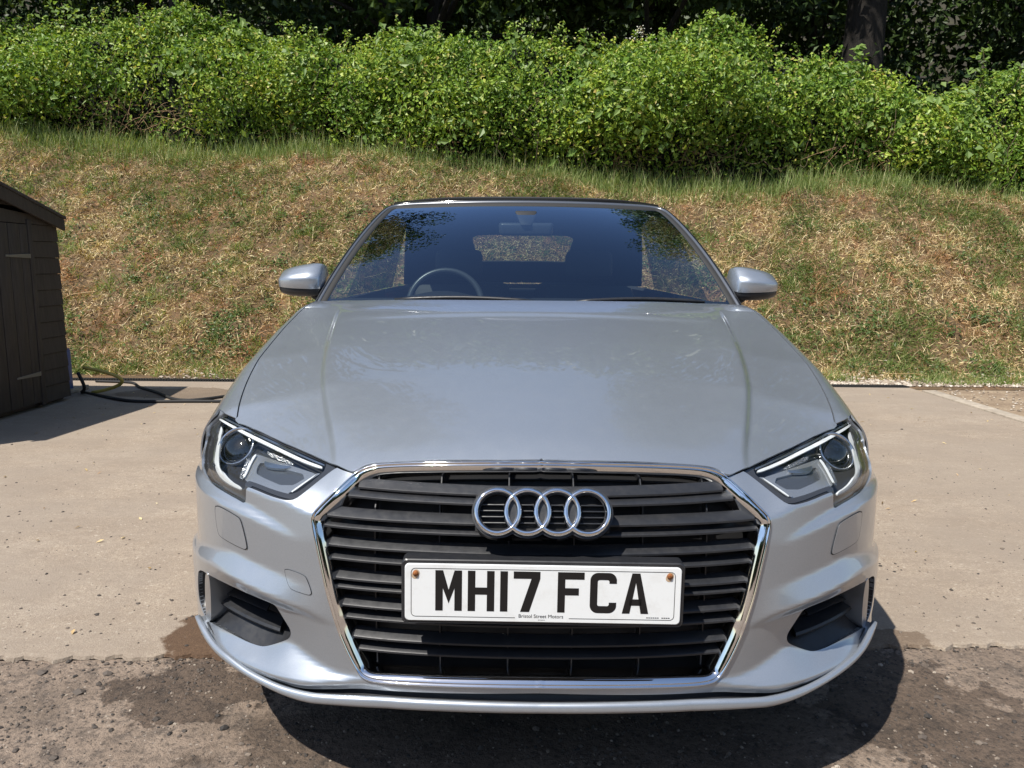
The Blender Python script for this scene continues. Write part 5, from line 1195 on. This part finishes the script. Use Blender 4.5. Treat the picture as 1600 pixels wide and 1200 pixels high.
# ================================================================== HEDGE
def hedge_top(x): # world height of the hedge outline
    px = np.array([-300, 0, 60, 130, 200, 250, 310, 380, 430, 500, 545, 600, 640, 700, 760, 800, 850, 900, 950, 1000, 1060, 1110, 1160, 1210, 1250, 1300, 1340, 1370, 1400, 1440, 1480, 1520, 1560, 1600, 1900]); py = np.array([30, 38, 48, 55, 38, 38, 20, 45, 60, 62, 78, 68, 48, 62, 72, 48, 62, 80, 78, 62, 52, 32, 55, 82, 92, 98, 108, 138, 150, 152, 140, 112, 100, 98, 100])
    yh = crest(x)+.95; tx = 800+F*x/(yh*1.0); ty = np.interp(tx, px, py); el = np.arctan((600-ty)/F)-PITCH; return CAMH+np.tan(el)*yh*1.01
hedge = tag(empty('hedge', (0, 11.6, 2.6)), 'long overgrown hedge of bright green climbing leaves along the top of the bank', 'hedge')
HO = np.array([0, 11.6, 2.6])
# clumps over the front face and top
ncl = 720; cx = rng.uniform(-15.5, 15.5, ncl); tv = rng.random(ncl)**.8
yb_ = crest(cx)+.72; zb_ = bank_z(cx, yb_); zt_ = hedge_top(cx); rc = rng.uniform(.18, .60, ncl)
cz = zb_+.05+(zt_-rc*.75-zb_-.05)*tv; prof_ = np.sin(np.clip(tv, 0, 1)*math.pi*.5); cy = yb_+.42-.50*np.sin(np.clip(tv*1.25-.1, 0, 1)*math.pi)**1.2+.35*np.clip(tv-.75, 0, 1)+.5*vnoise(cx*1.9, cz*2.6, 51)+rng.normal(size=ncl)*.17
# extra row right at the top edge and depth behind
n2_ = 640; cx2 = rng.uniform(-15.5, 15.5, n2_); rc2 = rng.uniform(.12, .30, n2_); cz2 = hedge_top(cx2)-rc2*.75+rng.normal(size=n2_)*.035; cy2 = crest(cx2)+1.05+rng.uniform(-.15, .9, n2_)
cx, cy, cz, rc = np.r_[cx, cx2], np.r_[cy, cy2], np.r_[cz, cz2], np.r_[rc, rc2]
per = (rc/.25)**2*84; cnt = per.astype(int)+8; ci = np.repeat(np.arange(len(cx)), cnt); n_ = len(ci)
dv = rng.normal(size=(n_, 3)); dv[:, 1] -= .55; dv[:, 2] += .35; dv /= np.linalg.norm(dv, axis=1)[:, None]
C = np.stack([cx[ci], cy[ci], cz[ci]], 1)+dv*(rc[ci]*(.70+.38*rng.random(n_)))[:, None]*np.array([1.15, .9, .85])
nn = dv*.7+rng.normal(size=(n_, 3))*.55+np.array([0, -.15, .35]); V, Q = leaves(C, nn, rng.gamma(7, .0092, n_), rng.gamma(7, .0054, n_), .22, .5)
tag(npmesh('foliage', V-HO, Q, 'hedge_leaf', hedge), kind='stuff')
# a second, larger-leaved climber in loose clumps, and bare dead patches
bi = rng.choice(len(cx), 150, replace=False); ci = np.repeat(bi, 26); n_ = len(ci); dv = rng.normal(size=(n_, 3)); dv[:, 1] -= .9; dv[:, 2] += .5; dv /= np.linalg.norm(dv, axis=1)[:, None]
C = np.stack([cx[ci], cy[ci], cz[ci]], 1)+dv*(rc[ci]*(.95+.35*rng.random(n_)))[:, None]; V, Q = leaves(C, dv+rng.normal(size=(n_, 3))*.4+np.array([0, -.3, .4]), rng.gamma(16, .007, n_), rng.gamma(16, .0048, n_), .18, .6); tag(npmesh('climber_leaves', V-HO, Q, 'pale_leaf', hedge), kind='stuff')
dpx = np.array([-6.2, -5.4, -3.4, 1.6, 2.6, -1.2, 5.0]); V, Fc = [], []
for a_ in dpx:
    for i in range(60):
        x0 = a_+rng.normal()*.32; y0 = float(crest(x0))+.50+rng.random()*.2; z0 = float(bank_z(np.array([x0]), np.array([y0]))[0])+rng.random()*.75; d_ = rng.normal(size=3)*np.array([.22, .06, .2]); P = [np.array([x0, y0, z0])+d_*t+np.array([0, 0, -.08*t*t]) for t in np.linspace(0, 1, 4)]
        v_, f_ = tube_vf(P, [.004, .0035, .003, .002], 3, False); k_ = len(V); V += [np.array(q)-HO for q in v_]; Fc += [tuple(k_+q for q in f) for f in f_]
tag(mesh('dead_twigs', V, Fc, 'dead_twig', hedge), kind='stuff')
n_ = 13500; x = rng.uniform(-15.3, 15.3, n_); tv = rng.random(n_); yb_ = crest(x)+.80; zb_ = bank_z(x, yb_); z = zb_+(hedge_top(x)-zb_)*tv; y = yb_+.12-.22*np.sin(tv*math.pi)+rng.normal(size=n_)*.12
V, Q = leaves(np.stack([x, y, z], 1), np.stack([rng.normal(size=n_)*.5, -np.ones(n_), .6+rng.normal(size=n_)*.4], 1), rng.uniform(.04, .08, n_), rng.uniform(.025, .045, n_), .2, .6); tag(npmesh('loose_leaves', V-HO, Q, 'hedge_leaf', hedge), kind='stuff')
# dark twiggy heart
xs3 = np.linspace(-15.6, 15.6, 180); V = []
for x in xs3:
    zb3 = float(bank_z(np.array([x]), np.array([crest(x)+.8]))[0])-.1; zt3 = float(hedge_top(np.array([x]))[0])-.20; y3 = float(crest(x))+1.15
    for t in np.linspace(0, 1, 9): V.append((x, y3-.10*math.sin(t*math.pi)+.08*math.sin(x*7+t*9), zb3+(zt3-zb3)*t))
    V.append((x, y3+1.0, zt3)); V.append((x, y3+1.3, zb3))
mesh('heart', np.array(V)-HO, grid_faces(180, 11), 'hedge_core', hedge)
# stems and arching shoots
V, Fc = [], []; SH = []
for i in range(250):
    x = rng.uniform(-8.5, 8.5); y0 = float(crest(x))+.62; z0 = float(bank_z(np.array([x]), np.array([y0]))[0]); zt3 = float(hedge_top(np.array([x]))[0])
    if i < 150: # arching shoots out of the top
        p0 = np.array([x, y0+.35, zt3-.1]); a_ = rng.uniform(-.5, .5); l_ = rng.uniform(.12, .42); P = [p0+np.array([a_*t*l_, -.1*t*l_, l_*(1.2*t-.5*t*t)]) for t in np.linspace(0, 1, 6)]; r_ = [.004, .0035, .003, .0025, .002, .0015]; SH += [P[j]+rng.normal(size=3)*.022 for j in range(6) for _ in range(5)]
    else:
        tz = rng.uniform(0, .55); p0 = np.array([x, y0-.08-.1*rng.random(), z0+(zt3-z0)*tz]); P = [p0+np.array([rng.uniform(-.4, .4)*t, -.08*t, rng.uniform(-.1, .5)*t]) for t in np.linspace(0, 1, 5)]; P = [p0+(P[-1]-p0)*t+np.array([0, -.06*math.sin(t*3.1), -.1*math.sin(t*3.1)]) for t in np.linspace(0, 1, 6)]; r_ = [.004]*6
    v_, f_ = tube_vf(P, r_, 4, False); k_ = len(V); V += [np.array(q)-HO for q in v_]; Fc += [tuple(k_+q for q in f) for f in f_]
tag(mesh('stems', V, Fc, 'twig', hedge), kind='stuff')
C = np.array(SH); n_ = len(C); v_, q_ = leaves(C, np.stack([rng.normal(size=n_)*.6, -.6+rng.normal(size=n_)*.4, .7+0*C[:, 0]], 1), rng.uniform(.03, .075, n_), rng.uniform(.02, .045, n_), .2, .4); tag(npmesh('shoot_leaves', v_-HO, q_, 'hedge_leaf', hedge), kind='stuff')
def shoot(px, py, h_, n_, sz, mat, label, cat='plant', nm='vine_shoot', spread=.22):
    """upright leafy shoot standing out of the hedge top"""
    d = CM @ np.array([(px-800)/F, -(py-600)/F, -1.0]); yy_ = crest(np.array([d[0]/d[1]*11.6]))[0]+.85; t = yy_/d[1]; tp_ = np.array([0, 0, CAMH])+d*t
    s_ = empty(nm, (tp_[0], tp_[1], tp_[2]-h_)); P = [np.array([.05*math.sin(3*q), 0, h_*q]) for q in np.linspace(-.3, 1, 10)]; tube('stem', P, np.linspace(.008, .003, 10), 'twig', s_, 5)
    u_ = rng.random(n_)**.8; c_ = np.stack([rng.normal(size=n_)*spread*(1.1-u_*.8), rng.normal(size=n_)*spread*.6, h_*u_], 1); nn = np.stack([rng.normal(size=n_)*.5, -.5+rng.normal(size=n_)*.5, .8+0*u_], 1)
    v_, q_ = leaves(c_, nn, rng.uniform(.7, 1.2, n_)*sz, rng.uniform(.6, .9, n_)*sz, .15, .2); tag(npmesh('leaves', v_, q_, mat, s_), kind='stuff'); tag(s_, label, cat)
shoot(1345, 72, .42, 46, .10, 'pale_leaf', 'tall vine shoot with pale broad leaves in front of the dark tree trunk', spread=.12)
shoot(1535, 75, .62, 60, .10, 'pale_leaf', 'pale-leaved vine shoot rising from the hedge beyond its dip', spread=.16)
shoot(912, 42, .30, 12, .10, 'pale_leaf', 'single upright sprig with round pale leaves on the hedge top', spread=.05)
shoot(1000, 40, .22, 60, .03, 'blossom', 'sprig of small white blossom standing out of the hedge top', spread=.10)
shoot(1113, 14, .40, 70, .06, 'hedge_leaf', 'pointed leafy shoot on the tallest hump of the hedge', spread=.12)
shoot(95, 5, .45, 60, .09, 'pale_leaf', 'broad-leaved shoot leaning over the hedge above the shed', spread=.22)
shoot(1590, 98, .3, 60, .07, 'pale_leaf', 'low pale bramble sprig at the right end of the hedge', spread=.2)

# ================================================================== TREES of the wood behind the hedge
def tree(x, y, trunk_r, zb0, zt0, rad, nleaf, label, lsz=.16, group=None, nm='tree'):
    z0 = float(bank_z(np.array([x]), np.array([y]))[0]); t_ = empty(nm, (x, y, z0)); H_ = zt0-z0
    P = [np.array([.12*math.sin(1.3*q+x), .1*math.sin(1.7*q+y), H_*.75*q]) for q in np.linspace(-.03, 1, 12)]; r_ = trunk_r*(1.0-.65*np.linspace(0, 1, 12)); r_[0] *= 1.35; r_[1] *= 1.1
    v_, f_ = tube_vf(P, r_, 12)
    for k2 in range(7):
        q = rng.uniform(.42, .85); b0 = np.array(P[int(q*11)]); a_ = rng.uniform(0, 6.28); e = b0+np.array([math.cos(a_)*rad*.75, math.sin(a_)*rad*.75, rng.uniform(.2, .9)*rad*.6])
        PP = [b0+(e-b0)*s_+np.array([0, 0, .25*rad*math.sin(s_*2.2)*.4]) for s_ in np.linspace(0, 1, 6)]; v2, f2 = tube_vf(PP, np.linspace(trunk_r*.38, .02, 6), 6, False); k3 = len(v_); v_ = list(v_)+list(v2); f_ = f_+[tuple(k3+i for i in f) for f in f2]
    mesh('trunk', v_, f_, 'bark', t_)
    hc = (zb0+zt0)/2-z0; hh = (zt0-zb0)/2; m_ = 46; d_ = rng.normal(size=(m_, 3)); d_ /= np.linalg.norm(d_, axis=1)[:, None]; cc = d_*(rng.random(m_)**.4)[:, None]*np.array([rad, rad, hh])*.85+np.array([0, 0, hc]); cr_ = rng.uniform(.22, .42, m_)*min(rad, hh*1.6)
    ci = rng.integers(0, m_, nleaf); dv = rng.normal(size=(nleaf, 3)); dv /= np.linalg.norm(dv, axis=1)[:, None]; C = cc[ci]+dv*(cr_[ci]*(.55+.5*rng.random(nleaf)))[:, None]; nn = dv+rng.normal(size=(nleaf, 3))*.5+np.array([0, 0, .4])
    v2, q2 = leaves(C, nn, rng.uniform(.7, 1.3, nleaf)*lsz, rng.uniform(.45, .8, nleaf)*lsz, .15, .3); tag(npmesh('crown', v2, q2, 'tree_leaf', t_), kind='stuff'); tag(t_, label, 'tree', group); return t_
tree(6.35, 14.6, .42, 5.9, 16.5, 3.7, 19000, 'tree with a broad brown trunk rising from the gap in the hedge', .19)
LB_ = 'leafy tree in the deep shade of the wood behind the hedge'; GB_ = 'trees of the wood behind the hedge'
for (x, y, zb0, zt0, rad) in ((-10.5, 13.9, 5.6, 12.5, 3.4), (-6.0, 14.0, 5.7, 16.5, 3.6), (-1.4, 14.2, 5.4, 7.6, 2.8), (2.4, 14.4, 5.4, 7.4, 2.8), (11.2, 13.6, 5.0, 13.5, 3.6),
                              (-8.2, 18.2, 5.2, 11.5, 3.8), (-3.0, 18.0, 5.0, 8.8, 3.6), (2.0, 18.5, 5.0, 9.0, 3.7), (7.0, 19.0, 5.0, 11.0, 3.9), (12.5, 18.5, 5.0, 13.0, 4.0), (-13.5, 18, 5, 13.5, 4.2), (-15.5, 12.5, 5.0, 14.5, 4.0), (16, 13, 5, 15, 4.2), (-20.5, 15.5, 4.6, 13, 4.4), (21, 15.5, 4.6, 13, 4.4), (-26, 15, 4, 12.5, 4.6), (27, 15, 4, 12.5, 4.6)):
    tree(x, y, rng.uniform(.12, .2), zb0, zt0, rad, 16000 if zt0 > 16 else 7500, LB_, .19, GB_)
# dense dark undergrowth closing the wood
n_ = 78000; x = rng.uniform(-38, 38, n_); y = rng.uniform(21.0, 24.5, n_)+.8*np.sin(x*1.3); z = bank_z(x, y)+rng.random(n_)**.8*7.5
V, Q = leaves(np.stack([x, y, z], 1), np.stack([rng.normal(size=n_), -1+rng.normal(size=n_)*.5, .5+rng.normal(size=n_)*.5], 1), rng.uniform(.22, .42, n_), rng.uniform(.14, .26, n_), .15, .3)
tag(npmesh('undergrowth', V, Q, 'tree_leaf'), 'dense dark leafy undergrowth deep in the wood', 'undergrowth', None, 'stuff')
n_ = 18000; x = rng.uniform(-18, 18, n_); y = rng.uniform(13.2, 20, n_); z = bank_z(x, y)+rng.random(n_)**1.6*2.2
V, Q = leaves(np.stack([x, y, z], 1), np.stack([rng.normal(size=n_), -.6+rng.normal(size=n_)*.5, .7+0*x], 1), rng.uniform(.08, .18, n_), rng.uniform(.05, .10, n_), .15, .3)
tag(npmesh('saplings', V, Q, 'tree_leaf'), 'thin shaded saplings and brambles between the hedge and the trees', 'undergrowth', None, 'stuff')

# unseen belt of trees added behind the camera to darken the car's reflections
n_ = 16000; x = rng.uniform(-34, 34, n_); y = -15-rng.random(n_)*5-.010*x*x; z = rng.random(n_)**.9*(6.5+1.5*np.sin(x*.7)+np.sin(x*1.9))
V, Q = leaves(np.stack([x, y, z], 1), np.stack([rng.normal(size=n_), 1+rng.normal(size=n_)*.5, .5+rng.normal(size=n_)*.5], 1), rng.uniform(.5, 1.1, n_), rng.uniform(.35, .7, n_), .15, .3)
tag(npmesh('added_tree_belt', V, Q, 'tree_leaf'), 'belt of dark trees across the yard facing the car', 'trees', None, 'stuff')
